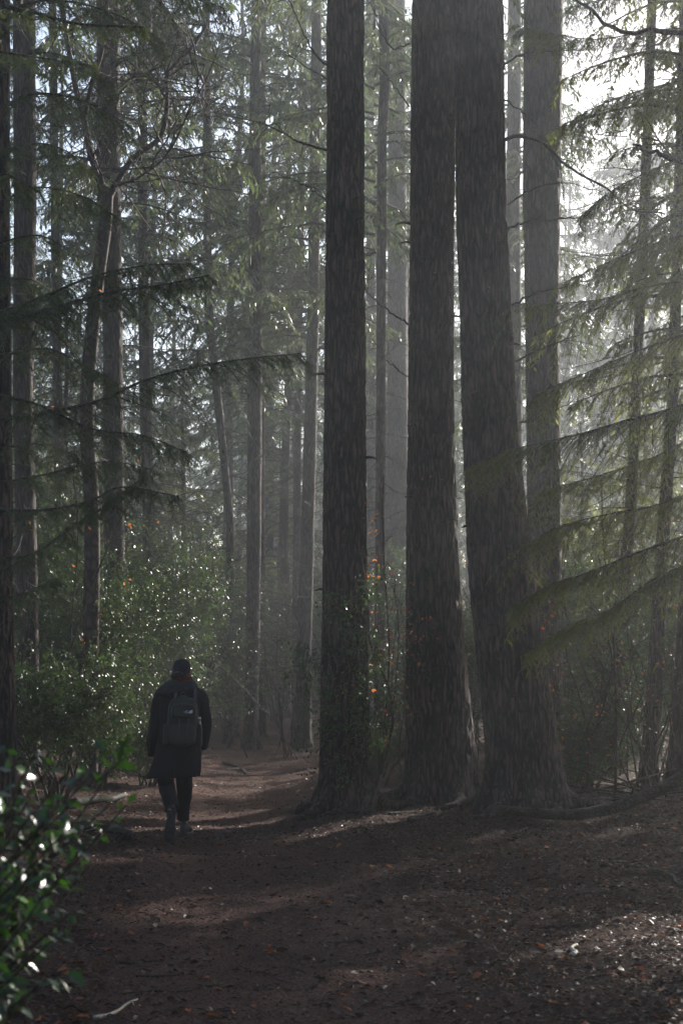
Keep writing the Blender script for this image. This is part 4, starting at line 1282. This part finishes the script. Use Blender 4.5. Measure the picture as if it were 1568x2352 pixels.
ground_stick('pale bleached twig lying at the lower left of the path', 'fallen_stick', gp(228, 2318), gp(335, 2278), 0.010, M.pale, 1, 1, 0.04)
ground_stick('short dark stick lying on the sunlit path beyond the walker', 'fallen_stick', gp(515, 1752), gp(580, 1776), 0.035, M.log, 2, 2, 0.05)
ground_stick('small curved root stub on the path left of the leaning trunk', 'fallen_stick', gp(940, 1885), gp(992, 1868), 0.03, M.log, 1, 3, 0.12)
ground_stick('white bark chip lying in the litter at lower right', 'bark_chip', gp(1302, 2180), gp(1312, 2155), 0.016, M.pale, 0, 4, 0.05, cat='bark chip')
ground_stick('thin dark twig on the litter near the right edge', 'fallen_stick', gp(1490, 1990), gp(1590, 2030), 0.012, M.twig, 2, 5, 0.05)
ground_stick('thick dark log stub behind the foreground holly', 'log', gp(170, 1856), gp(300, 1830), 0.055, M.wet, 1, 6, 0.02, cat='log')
ground_stick('gnarled dark root lying left of the path below the walker', 'root', gp(215, 1888), gp(285, 1925), 0.06, M.log, 2, 7, 0.1, cat='root')
rg = np.random.default_rng(61)
for k in range(50):
    px, py = rg.uniform(150, 1560), rg.uniform(1880, 2345)
    a = gp(px, py); th = rg.uniform(0, PI); L = rg.uniform(0.15, 0.5)
    ground_stick('small broken twig scattered on the leaf litter', 'fallen_twig', a, a + [math.cos(th) * L, math.sin(th) * L, 0], rg.uniform(0.003, 0.007), M.twig, 1, 70 + k, 0.06, cat='twig', S=5, K=9, group='small twigs scattered on the ground')
# the long fallen branch at right
rg = np.random.default_rng(62)
lp = [gp(1128, 1872) + [0, 0, 0.10], gp(1200, 1884) + [0, 0, 0.08], gp(1300, 1886) + [0, 0, 0.09], gp(1400, 1876) + [0, 0, 0.12], gp(1480, 1868) + [0, 0, 0.22], gp(1560, 1864) + [0, 0, 0.38], gp(1680, 1862) + [0, 0, 0.70]]
for q in lp:
    q[2] += float(gz(q[0], q[1]))
P = smooth_path(lp, 60); b = P[0].copy(); P -= b
Sg = 18
a = np.arange(Sg) / Sg * 2 * PI
T = unit(np.gradient(P, axis=0)); U = unit(np.cross(T, [0, 0, 1.0])); W = np.cross(U, T)
rr = np.linspace(0.045, 0.072, 60)[:, None] * (1 + 0.18 * (vn(np.arange(Sg)[None] * 0.33, np.arange(60)[:, None] * 0.4, 91, 6) - 0.5))
rr[0] *= 0.45; rr[1] *= 0.8
rings = P[:, None, :] + rr[..., None] * (np.cos(a)[None, :, None] * U[:, None, :] + np.sin(a)[None, :, None] * W[:, None, :])
lg = thing('fallen_log', 'long dark curved fallen branch lying before the leaning trunk at right', 'log', b)
g = Geo(); add_loft(g, loft(rings)); link('trunk', g.mesh('trunk', M.log, True), lg)
for q in (14, 30, 44):
    g = Geo(); bare_branch(rg, P[q], (rg.normal(0, .4), -0.2, 0.9), 0.22, 0.016, g, 1, 0.2, 0, 2, 5); link('side_branch', g.mesh('side_branch', M.log), lg)
# brushwood at the right: tangled fallen branches
for k in range(26):
    px, py = rg.uniform(1290, 1560), rg.uniform(1765, 1850)
    a_ = gp(px, py); th = rg.uniform(-0.5, 0.5) + (PI if rg.random() < 0.5 else 0); L = rg.uniform(0.6, 1.8)
    ground_stick('thin dead branch in the brushwood behind the fallen log', 'dead_branch', a_, a_ + [math.cos(th) * L, math.sin(th) * L, 0], rg.uniform(0.008, 0.02), M.twig, 3, 170 + k, 0.06, rg.uniform(0, 0.5), 'branch', 5, 10, group='dead branches in the brushwood')
# dark blurred mound at the lower right corner: butt of a felled stem close to the camera
P = smooth_path([(1.22, 5.55, 0.02), (1.55, 5.75, 0.16), (2.2, 6.1, 0.26), (3.2, 6.5, 0.3)], 24)
T = unit(np.gradient(P, axis=0)); U = unit(np.cross(T, [0, 0, 1.0])); W = np.cross(U, T)
a = np.arange(20) / 20 * 2 * PI
rr = np.interp(np.arange(24), [0, 3, 23], [0.06, 0.17, 0.2])[:, None] * (1 + 0.15 * (vn(np.arange(20)[None] * 0.4, np.arange(24)[:, None] * 0.5, 95, 8) - 0.5))
g = Geo(); add_loft(g, loft(P[:, None, :] + rr[..., None] * (np.cos(a)[None, :, None] * U[:, None, :] + np.sin(a)[None, :, None] * W[:, None, :]) - P[0]))
link('fallen_log', g.mesh('fallen_log', M.log, True), label='dark blurred log end in the lower right corner', cat='log', loc=tuple(P[0]))
#PERSON

YP = 15.5
pcx, pcy = at(413, 1900, YP)[0], YP
pz = float(gz(pcx, pcy))
person = thing('person', 'person in a dark knee-length parka and beanie walking away along the path', 'person', (pcx, pcy, pz))
PB = np.array([pcx, pcy, pz])


def pp(px, py, dy=0.0):
    """photo point at the walker's depth -> local coordinates of the walker (+y is away from the camera)"""
    return at(px, py, YP + dy) - PB


M.skin = plain_mat('skin', (0.30, 0.15, 0.11), 0.5, 30, 0.1)
M.coat = plain_mat('parka_cloth', (0.009, 0.009, 0.014), 0.9, 60, 0.35, 0.2, 0.3)
M.hoodm = plain_mat('hood_cloth', (0.012, 0.014, 0.024), 0.8, 60, 0.35, 0.25, 0.3)
M.jeans = plain_mat('trouser_cloth', (0.010, 0.011, 0.018), 0.85, 80, 0.3, 0.2, 0.2)
M.hat = plain_mat('knit_wool', (0.030, 0.030, 0.045), 0.95, 90, 0.4, 0.1, 0.5)
M.hair = plain_mat('dark_hair', (0.018, 0.012, 0.010), 0.6, 120, 0.4, 0.3, 0.3)
M.scarf = plain_mat('red_scarf_wool', (0.09, 0.012, 0.012), 0.95, 70, 0.4, 0.1, 0.4)
M.shoe = plain_mat('shoe_leather', (0.022, 0.022, 0.032), 0.5, 60, 0.3, 0.4, 0.1)
M.sole = plain_mat('rubber_sole', (0.03, 0.028, 0.028), 0.7, 60, 0.3, 0.3, 0.2)
M.pack = plain_mat('pack_nylon', (0.014, 0.015, 0.015), 0.6, 100, 0.3, 0.35, 0.2)
M.pack2 = plain_mat('pack_nylon_grey', (0.018, 0.019, 0.019), 0.6, 100, 0.3, 0.35, 0.2)
M.strapm = plain_mat('webbing', (0.045, 0.045, 0.055), 0.6, 100, 0.3, 0.3, 0.2)
M.logo = plain_mat('logo_white', (0.62, 0.64, 0.72), 0.5, 10, 0.03, 0.3, 0)
mb, nt = new_mat('clear_plastic')
p_ = nd(nt, 'ShaderNodeBsdfPrincipled', Roughness=0.12)
p_.inputs['Base Color'].default_value = (0.55, 0.62, 0.66, 1); p_.inputs['Transmission Weight'].default_value = 0.7
o_ = nd(nt, 'ShaderNodeOutputMaterial'); nt.links.new(p_.outputs[0], o_.inputs[0])
M.bottle = mb

# body: one continuous skin
J = {
    'pelvis': (pp(404, 1735), 0.115), 'waist': (pp(405, 1690), 0.105), 'chest': (pp(408, 1630), 0.125), 'neck0': (pp(413, 1582), 0.06), 'neck': (pp(415, 1566), 0.05),
    'head': (pp(417, 1545, 0.015), 0.078), 'crown': (pp(417, 1531, 0.01), 0.074), 'chin': (pp(419, 1556, 0.10), 0.030), 'nose': (pp(419, 1545, 0.115), 0.012),
    'shl': (pp(374, 1597), 0.055), 'ell': (pp(354, 1668, 0.0), 0.040), 'wrl': (pp(352, 1722, 0.03), 0.026), 'hal': (pp(353, 1735, 0.04), 0.030),
    'shr': (pp(458, 1597), 0.055), 'elr': (pp(474, 1662, 0.0), 0.040), 'wrr': (pp(466, 1708, 0.05), 0.026), 'har': (pp(462, 1721, 0.06), 0.030),
    'hil': (pp(390, 1755, 0.0), 0.070), 'knl': (pp(383, 1812, 0.045), 0.046), 'anl': (pp(395, 1850, -0.14), 0.030), 'tol': (pp(398, 1896, -0.24), 0.030),
    'hir': (pp(421, 1755, 0.0), 0.070), 'knr': (pp(425, 1822, 0.12), 0.046), 'anr': (pp(421, 1876, 0.30), 0.036), 'tor': (pp(422, 1884, 0.46), 0.030),
}
E = [('pelvis', 'waist'), ('waist', 'chest'), ('chest', 'neck0'), ('neck0', 'neck'), ('neck', 'head'), ('head', 'crown'), ('head', 'nose'), ('neck', 'chin'),
     ('chest', 'shl'), ('shl', 'ell'), ('ell', 'wrl'), ('wrl', 'hal'), ('chest', 'shr'), ('shr', 'elr'), ('elr', 'wrr'), ('wrr', 'har'),
     ('pelvis', 'hil'), ('hil', 'knl'), ('knl', 'anl'), ('anl', 'tol'), ('pelvis', 'hir'), ('hir', 'knr'), ('knr', 'anr'), ('anr', 'tor')]
for sd_, hn in ((-1, 'hal'), (1, 'har')):            # fingers, lightly curled
    h = J[hn][0]
    for f in range(4):
        a1 = h + np.array([sd_ * 0.004, -0.02 + f * 0.017, -0.045]); a2 = a1 + np.array([-sd_ * 0.010, 0.004, -(0.030, 0.036, 0.033, 0.025)[f]])
        J[hn + 'f%d' % f] = (a1, 0.0085); J[hn + 'g%d' % f] = (a2, 0.0075)
        E += [(hn, hn + 'f%d' % f), (hn + 'f%d' % f, hn + 'g%d' % f)]
    J[hn + 't'] = (h + np.array([-sd_ * 0.01, 0.045, -0.02]), 0.0095); J[hn + 'u'] = (h + np.array([-sd_ * 0.018, 0.055, -0.05]), 0.008)
    E += [(hn, hn + 't'), (hn + 't', hn + 'u')]
keys = list(J)
bm_ = bpy.data.meshes.new('body')
bm_.from_pydata([tuple(J[k][0]) for k in keys], [(keys.index(a), keys.index(b)) for a, b in E], [])
bm_.materials.append(M.skin)
body = link('body', bm_, person)
sk = body.modifiers.new('skin', 'SKIN')
for k_, v_ in zip(keys, bm_.skin_vertices[0].data if bm_.skin_vertices else []):
    v_.radius = (J[k_][1], J[k_][1])
if not bm_.skin_vertices:
    bm_.skin_vertices  # created with the modifier
if bm_.skin_vertices:
    bm_.skin_vertices[0].data[0].use_root = True
sk.use_smooth_shade = True
ss_ = body.modifiers.new('subsurf', 'SUBSURF'); ss_.levels = 1; ss_.render_levels = 2


def ell_ring(c, rx, ry, S=48, yaw=0.0, tilt=(0, 0), fold=0.0, fs=0, zc=0, sq=2.0):
    a = np.arange(S) / S * 2 * PI
    ca, sa = np.cos(a), np.sin(a)
    k = (np.abs(ca) ** sq + np.abs(sa) ** sq) ** (-1 / sq)
    f = 1 + fold * ((vn(a / (2 * PI) * 9, np.full(S, zc * 3.0), 700 + fs, 9) - 0.5) * 2)
    x = ca * k * rx * f; y = sa * k * ry * f
    return np.stack([c[0] + x * math.cos(yaw) - y * math.sin(yaw), c[1] + x * math.sin(yaw) + y * math.cos(yaw), c[2] + x * tilt[0] + y * tilt[1]], -1)


def cloth(name, rings, mat, parent, cap=False, thick=0.006, sub=1):
    g = Geo(); add_loft(g, loft(rings, cap))
    o = link(name, g.mesh(name, mat, True), parent)
    if thick:
        m = o.modifiers.new('solid', 'SOLIDIFY'); m.thickness = thick; m.offset = -1
    if sub:
        m = o.modifiers.new('sub', 'SUBSURF'); m.levels = 1; m.render_levels = 1
    return o


def span(xl, xr, py, dy=0.0):
    a, b = pp(xl, py, dy), pp(xr, py, dy)
    return (a + b) / 2, (b[0] - a[0]) / 2


# parka: shoulders to hem
rows = [(1572, 398, 434, .075, 0), (1580, 384, 447, .10, 0), (1590, 370, 459, .12, .01), (1604, 366, 463, .135, .012), (1630, 366, 463, .145, .015), (1662, 368, 463, .14, .02), (1690, 364, 463, .145, .025),
        (1720, 358, 461, .155, .03), (1750, 352, 460, .165, .04), (1772, 347, 460, .172, .05), (1785, 344, 457, .175, .06)]
rg_ = []
for k, (py, xl, xr, ry, fo) in enumerate(rows):
    c, rx = span(xl, xr, py)
    rg_.append(ell_ring(c, rx, ry, 64, 0, (0.02 + 0.02 * (k > 8), 0.0), fo, 1, k * 0.22, 2.3))
rg_ = np.array(rg_)
a = np.arange(64) / 64 * 2 * PI      # kicked-up lower left corner of the hem
wgt = np.exp(-((a - PI * 1.02) / 0.35) ** 2)
rg_[-1][:, 0] -= 0.035 * wgt; rg_[-1][:, 2] -= 0.02 * wgt; rg_[-2][:, 0] -= 0.01 * wgt
coat = cloth('parka', rg_, M.coat, person)
# back vent and hem seam
g = Geo()
c, rx = span(366, 463, 1660)
V, F = tubes(smooth_path([pp(402, 1722, -.165), pp(401, 1750, -.172), pp(400, 1784, -.182)], 10)[None], np.full((1, 10), 0.0035), 5); g.add(V, F)
link('seam', g.mesh('seam', M.hoodm), coat)
# sleeves
for side, path, rad in (('l', [(386, 1592, 0), (369, 1602, 0), (361, 1632, 0), (356, 1665, -.005), (350, 1698, 0.0), (351, 1736, 0.03)], [.062, .066, .062, .056, .050, .046]),
                        ('r', [(446, 1592, 0), (461, 1602, 0), (468, 1630, 0), (473, 1656, -.005), (471, 1688, 0.02), (464, 1719, 0.05)], [.062, .066, .060, .054, .048, .043])):
    P = smooth_path([pp(*q) for q in path], 22)
    R = np.interp(np.linspace(0, 1, 22), np.linspace(0, 1, 6), rad)
    T = unit(np.gradient(P, axis=0)); U = unit(np.cross(T, [0, 1.0, 0])); W = np.cross(U, T)
    aa = np.arange(28) / 28 * 2 * PI
    rr = R[:, None] * (1 + 0.06 * (vn(aa[None] / (2 * PI) * 6, np.arange(22)[:, None] * 0.55, 720 + ord(side), 6) - 0.5) * 2)
    cloth('sleeve', P[:, None, :] + rr[..., None] * (np.cos(aa)[None, :, None] * U[:, None, :] + np.sin(aa)[None, :, None] * W[:, None, :]), M.coat, person, cap=False)
# hood lying over the shoulders, its corner flopping left
hr_ = []
for py, xl, xr, dy, ry, tl in ((1561, 394, 440, .01, .085, 0.0), (1566, 386, 447, -.01, .11, -.02), (1573, 378, 452, -.02, .135, -.05), (1582, 370, 454, -.03, .15, -.10), (1589, 368, 454, -.03, .152, -.13), (1590, 374, 448, -.02, .13, -.13)):
    c, rx = span(xl, xr, py, dy)
    hr_.append(ell_ring(c, rx, ry, 48, 0.06, (-tl, 0.12), 0.045, 5, py * 0.012, 2.2))
hr_ = np.array(hr_)
aa = np.arange(48) / 48 * 2 * PI
wg = np.exp(-((aa - PI * 1.08) / 0.42) ** 2)[None]
amt = np.array([0, 0.01, .03, .055, .06, .045])[:, None]
hr_[..., 0] -= amt * wg; hr_[..., 2] += 0.0 * wg
hood = cloth('hood', hr_, M.hoodm, person, thick=0.008)
for px, py in ((361, 1589), (379, 1583), (427, 1580)):
    q = pp(px, py, -.165 if px > 365 else -.10)
    g = Geo(); add_loft(g, loft(np.array([ell_ring(q + [0, 0, z], r, r, 10) for z, r in ((-.005, .003), (-.003, .006), (.003, .006), (.005, .003))])))
    link('button', g.mesh('button', M.strapm, True), hood)
# scarf
P = np.array([ell_ring(pp(418, py, 0.0), r, r * 1.05, 40, 0, (0.05, 0.1), 0.08, 9, py * .05) for py, r in ((1569, .075), (1565, .102), (1561, .108), (1557, .10), (1554, .080))])
cloth('scarf', P, M.scarf, person, thick=0.004)
# hat, hair bun
cc = pp(417, 1534, 0.0)
hat_r = []
for z, r in ((-0.052, 0.086), (-0.05, 0.0895), (-0.035, 0.091), (-0.01, 0.0905), (0.02, 0.089), (0.045, 0.081), (0.065, 0.066), (0.08, 0.043), (0.087, 0.016)):
    hat_r.append(ell_ring(cc + np.array([0, 0, z]), r, r * 1.12, 44, 0, (0.06, 0.22), 0.015, 13, z * 4))
hat = cloth('beanie', np.array(hat_r), M.hat, person, cap=False, thick=0.004)
g = Geo(); add_loft(g, loft(np.array([ell_ring(hr[:], 0, 0, 3) for hr in (cc, cc)]) if False else np.array([ell_ring(cc + np.array([0, 0.02, 0.086 + z]), r, r, 20) for z, r in ((-.004, .022), (0.0, .012), (.002, .003))]))); link('hat_top', g.mesh('hat_top', M.hat, True), hat)
bun_c = pp(406, 1551, -.10)
g = Geo()
rr_ = []
for t_ in np.linspace(-1, 1, 13):
    r = math.sqrt(max(0.0, 1 - t_ * t_)) + 0.01
    rr_.append(ell_ring(bun_c + np.array([0.0, 0, t_ * 0.038]), 0.066 * r, 0.05 * r, 28, 0, (0.1, 0), 0.06, 15, t_))
add_loft(g, loft(np.array(rr_))); link('hair_bun', g.mesh('hair_bun', M.hair, True), person)
rr_ = [ell_ring(pp(417, py, 0.0) + [0, -0.01, 0], r, r * 1.05, 32, 0, (0, 0.1), 0.03, 16, py) for py, r in ((1539, .080), (1548, .084), (1556, .078), (1564, .066))]
cloth('hair', np.array(rr_), M.hair, person, thick=0.004)
for sgn, q in ((1, pp(437, 1546, 0.03)), (-1, pp(397, 1546, 0.03))):
    g = Geo()
    add_loft(g, loft(np.array([ell_ring(q + np.array([0, 0, t_ * 0.032]), 0.014 * math.sqrt(1.02 - t_ * t_), 0.02 * math.sqrt(1.02 - t_ * t_), 14) for t_ in np.linspace(-1, 1, 9)])))
    link('ear', g.mesh('ear', M.skin, True), person)

# trousers: two legs
for side, pts_, rad in (('l', [(388, 1730, 0), (384, 1762, 0.02), (381, 1790, 0.05), (384, 1812, 0.04), (390, 1834, -.05), (396, 1860, -.17)], [.098, .088, .082, .076, .072, .066]),
                        ('r', [(421, 1730, 0), (422, 1762, 0.03), (423, 1792, 0.08), (424, 1822, 0.13), (422, 1850, 0.24), (420, 1882, 0.30)], [.098, .088, .080, .070, .064, .060])):
    P = smooth_path([pp(*q) for q in pts_], 24)
    R = np.interp(np.linspace(0, 1, 24), np.linspace(0, 1, 6), rad)
    T = unit(np.gradient(P, axis=0)); U = unit(np.cross(T, [0, 1.0, 0.2])); W = np.cross(U, T)
    aa = np.arange(26) / 26 * 2 * PI
    rr = R[:, None] * (1 + 0.06 * (vn(aa[None] / (2 * PI) * 5, np.arange(24)[:, None] * 0.6, 740 + ord(side), 5) - 0.5) * 2)
    cloth('trouser_leg', P[:, None, :] + rr[..., None] * (np.cos(aa)[None, :, None] * U[:, None, :] + np.sin(aa)[None, :, None] * W[:, None, :]), M.jeans, person)


# boots: heel -> toe along an axis, with soles
def boot(heel, toe, upv, name='boot'):
    heel = np.array(heel); toe = np.array(toe)
    ax = unit(toe - heel); up = unit(np.array(upv) - ax * np.dot(upv, ax)); sd = np.cross(ax, up)
    L = np.linalg.norm(toe - heel)
    t = np.array([0, .03, .12, .25, .4, .55, .7, .85, .95, 1.0])
    w = np.array([.018, .034, .040, .040, .037, .043, .050, .046, .034, .012])
    h = np.array([.07, .105, .125, .13, .115, .088, .070, .055, .045, .03])
    S = 20; aa = np.arange(S) / S * 2 * PI
    R = []
    for ti, wi, hi in zip(t, w, h):
        ca, sa = np.cos(aa), np.sin(aa)
        y = np.sign(ca) * np.abs(ca) ** 0.8 * wi; z = (np.sign(sa) * np.abs(sa) ** 0.7 + 1) * hi / 2
        R.append(heel + ax * L * ti + sd * y[:, None] + up * (z[:, None] + 0.02))
    g = Geo(); add_loft(g, loft(np.array(R))); b_ = link(name, g.mesh(name, M.shoe, True), person)
    ot = np.concatenate([t, t[::-1]]); ow = np.concatenate([w, -w[::-1]]) * 1.1
    out = heel + ax * (L * ot)[:, None] * 1.0 + sd * ow[:, None]
    g = Geo(); add_loft(g, loft(np.array([out + up * 0.0, out + up * 0.012, out + up * 0.026]))); so = link('sole', g.mesh('sole', M.sole), b_)
    g = Geo()
    for k in range(9):      # tread bars
        tt = 0.07 + 0.1 * k; ww = np.interp(tt, t, w) * 0.85
        c0 = heel + ax * L * tt
        bxv = np.array([c0 + sd * sx * ww + ax * sy * 0.006 - up * sz for sx in (-1, 1) for sy in (-1, 1) for sz in (0.004, -0.001)])
        g.add(bxv, bf)
    link('tread', g.mesh('tread', M.sole), b_)


# trailing foot pushes off on its toes, sole to the camera; leading foot is flat
hl = pp(395, 1850, -.24); tl_ = np.array([pp(398, 1912, 0)[0], -.36, 0.02])
boot(hl, tl_, (0.0, 1.0, 0.55))
fr = pp(420, 1884, 0.2)
boot([fr[0], 0.25, 0.012], [fr[0] + 0.03, 0.53, 0.012], (0, 0, 1.0))

# backpack, a thing of its own
pk = thing('backpack', 'dark daypack with white half-dome logo worn on the walker\'s back', 'backpack', PB + pp(420, 1655, -0.2))
pkl = np.array(pk.location) - PB


def rbox(c, hx, hy, hz, S=28, sq=4.0, rows_=11, pw=3.5, taper=0.0, yaw=0.0):
    R = []
    for v_ in np.linspace(-1, 1, rows_):
        k = (1 - abs(v_) ** pw) ** (1 / pw) if abs(v_) < 1 else 0.02
        k = max(k, 0.05)
        R.append(ell_ring(np.array(c) + [0, 0, v_ * hz], hx * k * (1 - taper * (v_ + 1) / 2), hy * k, S, yaw, (0, 0), 0.02, 3, v_, sq))
    return np.array(R)


def pbox(name, xl, xr, yt, yb, dy, hy, mat, parent, taper=0.0, pw=3.5):
    c, rx = span(xl, xr, (yt + yb) / 2, dy)
    hz_ = abs(pp(0, yt)[2] - pp(0, yb)[2]) / 2
    g = Geo(); add_loft(g, loft(rbox(c - pkl, rx, hy, hz_, taper=taper, pw=pw)))
    return link(name, g.mesh(name, mat, True), parent)


main = pbox('main_compartment', 382, 458, 1597, 1717, -.215, .085, M.pack, pk, 0.14, 3.2)
fp = pbox('front_pocket', 393, 452, 1616, 1652, -.285, .045, M.pack, pk, 0.1, 3.0)
lp_ = pbox('lower_pocket', 389, 450, 1660, 1714, -.29, .045, M.pack2, pk, 0.0, 3.5)
pbox('side_pocket', 375, 392, 1661, 1716, -.21, .06, M.pack2, pk)
pbox('side_pocket', 449, 464.5, 1661, 1716, -.21, .06, M.pack, pk)


def webbing(name, pts_, w, parent, mat=None, thick=0.003):
    P = smooth_path([pp(*q) - pkl for q in pts_], 16)
    T = unit(np.gradient(P, axis=0)); U = unit(np.cross(T, [0, 1.0, 0])); N = np.cross(U, T)
    R = np.stack([P + U * w + N * thick, P - U * w + N * thick, P - U * w - N * thick, P + U * w - N * thick], 1)
    g = Geo(); add_loft(g, loft(R)); return link(name, g.mesh(name, mat or M.strapm), parent)


webbing('shoulder_strap', [(401, 1612, -.27), (404, 1598, -.22), (404, 1588, -.16), (403, 1580, -.06), (402, 1590, .06)], 0.016, pk)
webbing('shoulder_strap', [(446, 1614, -.27), (448, 1600, -.22), (449, 1588, -.16), (447, 1580, -.06), (446, 1592, .06)], 0.016, pk)
webbing('haul_loop', [(413, 1600, -.2), (416, 1592, -.21), (424, 1592, -.21), (427, 1600, -.2)], 0.006, pk)
webbing('compression_strap', [(411, 1650, -.335), (412, 1670, -.345), (411, 1700, -.34)], 0.006, lp_)
webbing('compression_strap', [(433, 1650, -.335), (431, 1670, -.345), (428, 1700, -.34)], 0.006, lp_)
webbing('zip', [(395, 1650, -.31), (394, 1630, -.325), (400, 1619, -.325), (422, 1615, -.325), (445, 1619, -.325), (451, 1630, -.325), (450, 1650, -.31)], 0.0022, fp, thick=0.002)
webbing('zip', [(386, 1655, -.25), (387, 1625, -.27), (397, 1606, -.27), (421, 1601, -.27), (445, 1606, -.27), (455, 1625, -.27), (456, 1655, -.25)], 0.002, main, thick=0.002)
webbing('mesh_edge', [(376, 1662, -.24), (377, 1690, -.262), (377, 1713, -.24)], 0.003, pk)
# emblem: quarter-dome of three curved stripes and the words beside it
lo = pp(0, 1638.5, -.333) - pkl
def gx(px): return (pp(px, 1638, -.333) - pkl)[0]
g = Geo()
x1 = gx(442.5)
for k in range(3):
    r0, r1 = 0.0105 + k * 0.0105, 0.0175 + k * 0.0105
    th = np.linspace(PI / 2, PI, 12)
    o_ = np.stack([x1 + r1 * np.cos(th), np.full(12, lo[1]), lo[2] + r1 * 0.85 * np.sin(th)], -1)
    i_ = np.stack([x1 + r0 * np.cos(th), np.full(12, lo[1]), lo[2] + r0 * 0.85 * np.sin(th)], -1)
    V = np.concatenate([o_, i_, o_ - [0, .0015, 0], i_ - [0, .0015, 0]])
    kk = np.arange(11)
    g.add(V, np.concatenate([np.stack([24 + kk, 24 + kk + 1, 36 + kk + 1, 36 + kk], -1), np.stack([kk, kk + 1, 24 + kk + 1, 24 + kk], -1), np.stack([12 + kk, 12 + kk + 1, 36 + kk + 1, 36 + kk], -1)]))
link('emblem', g.mesh('emblem', M.logo), fp)
for k, w_ in enumerate(('THE', 'NORTH', 'FACE')):
    fc = bpy.data.curves.new('lettering', 'FONT'); fc.body = w_; fc.size = 0.0125; fc.align_x = 'RIGHT'; fc.extrude = 0.0006; fc.materials.append(M.logo)
    tmp = bpy.data.objects.new('tmp', fc); COL.objects.link(tmp); bpy.context.view_layer.update()
    tm = bpy.data.meshes.new_from_object(tmp.evaluated_get(bpy.context.evaluated_depsgraph_get())); bpy.data.objects.remove(tmp)
    o = link('lettering', tm, fp); o.location = (x1 - 0.044, lo[1] - 0.001, lo[2] + 0.021 - k * 0.0105); o.rotation_euler = (PI / 2, 0, 0)
# bottle in the side pocket
bt = thing('water_bottle', 'clear plastic bottle sticking up from the backpack\'s right side pocket', 'bottle', PB + pp(458, 1690, -.215))
zt_ = pp(458, 1647, -.215)[2] - pp(458, 1690, -.215)[2]
prof = [(-.10, .02), (-.098, .031), (zt_ - .12, .031), (zt_ - .10, .028), (zt_ - .055, .016), (zt_ - .025, .013), (zt_ - .02, .013)]
g = Geo(); add_loft(g, loft(np.array([ell_ring(np.array([0, 0, z]), r, r, 24) for z, r in prof]))); link('bottle_body', g.mesh('bottle_body', M.bottle, True), bt)
g = Geo(); add_loft(g, loft(np.array([ell_ring(np.array([0, 0, z]), r, r, 24) for z, r in ((zt_ - .02, .0155), (zt_ - .002, .0155), (zt_, .013))]))); link('cap', g.mesh('cap', M.logo, True), bt)
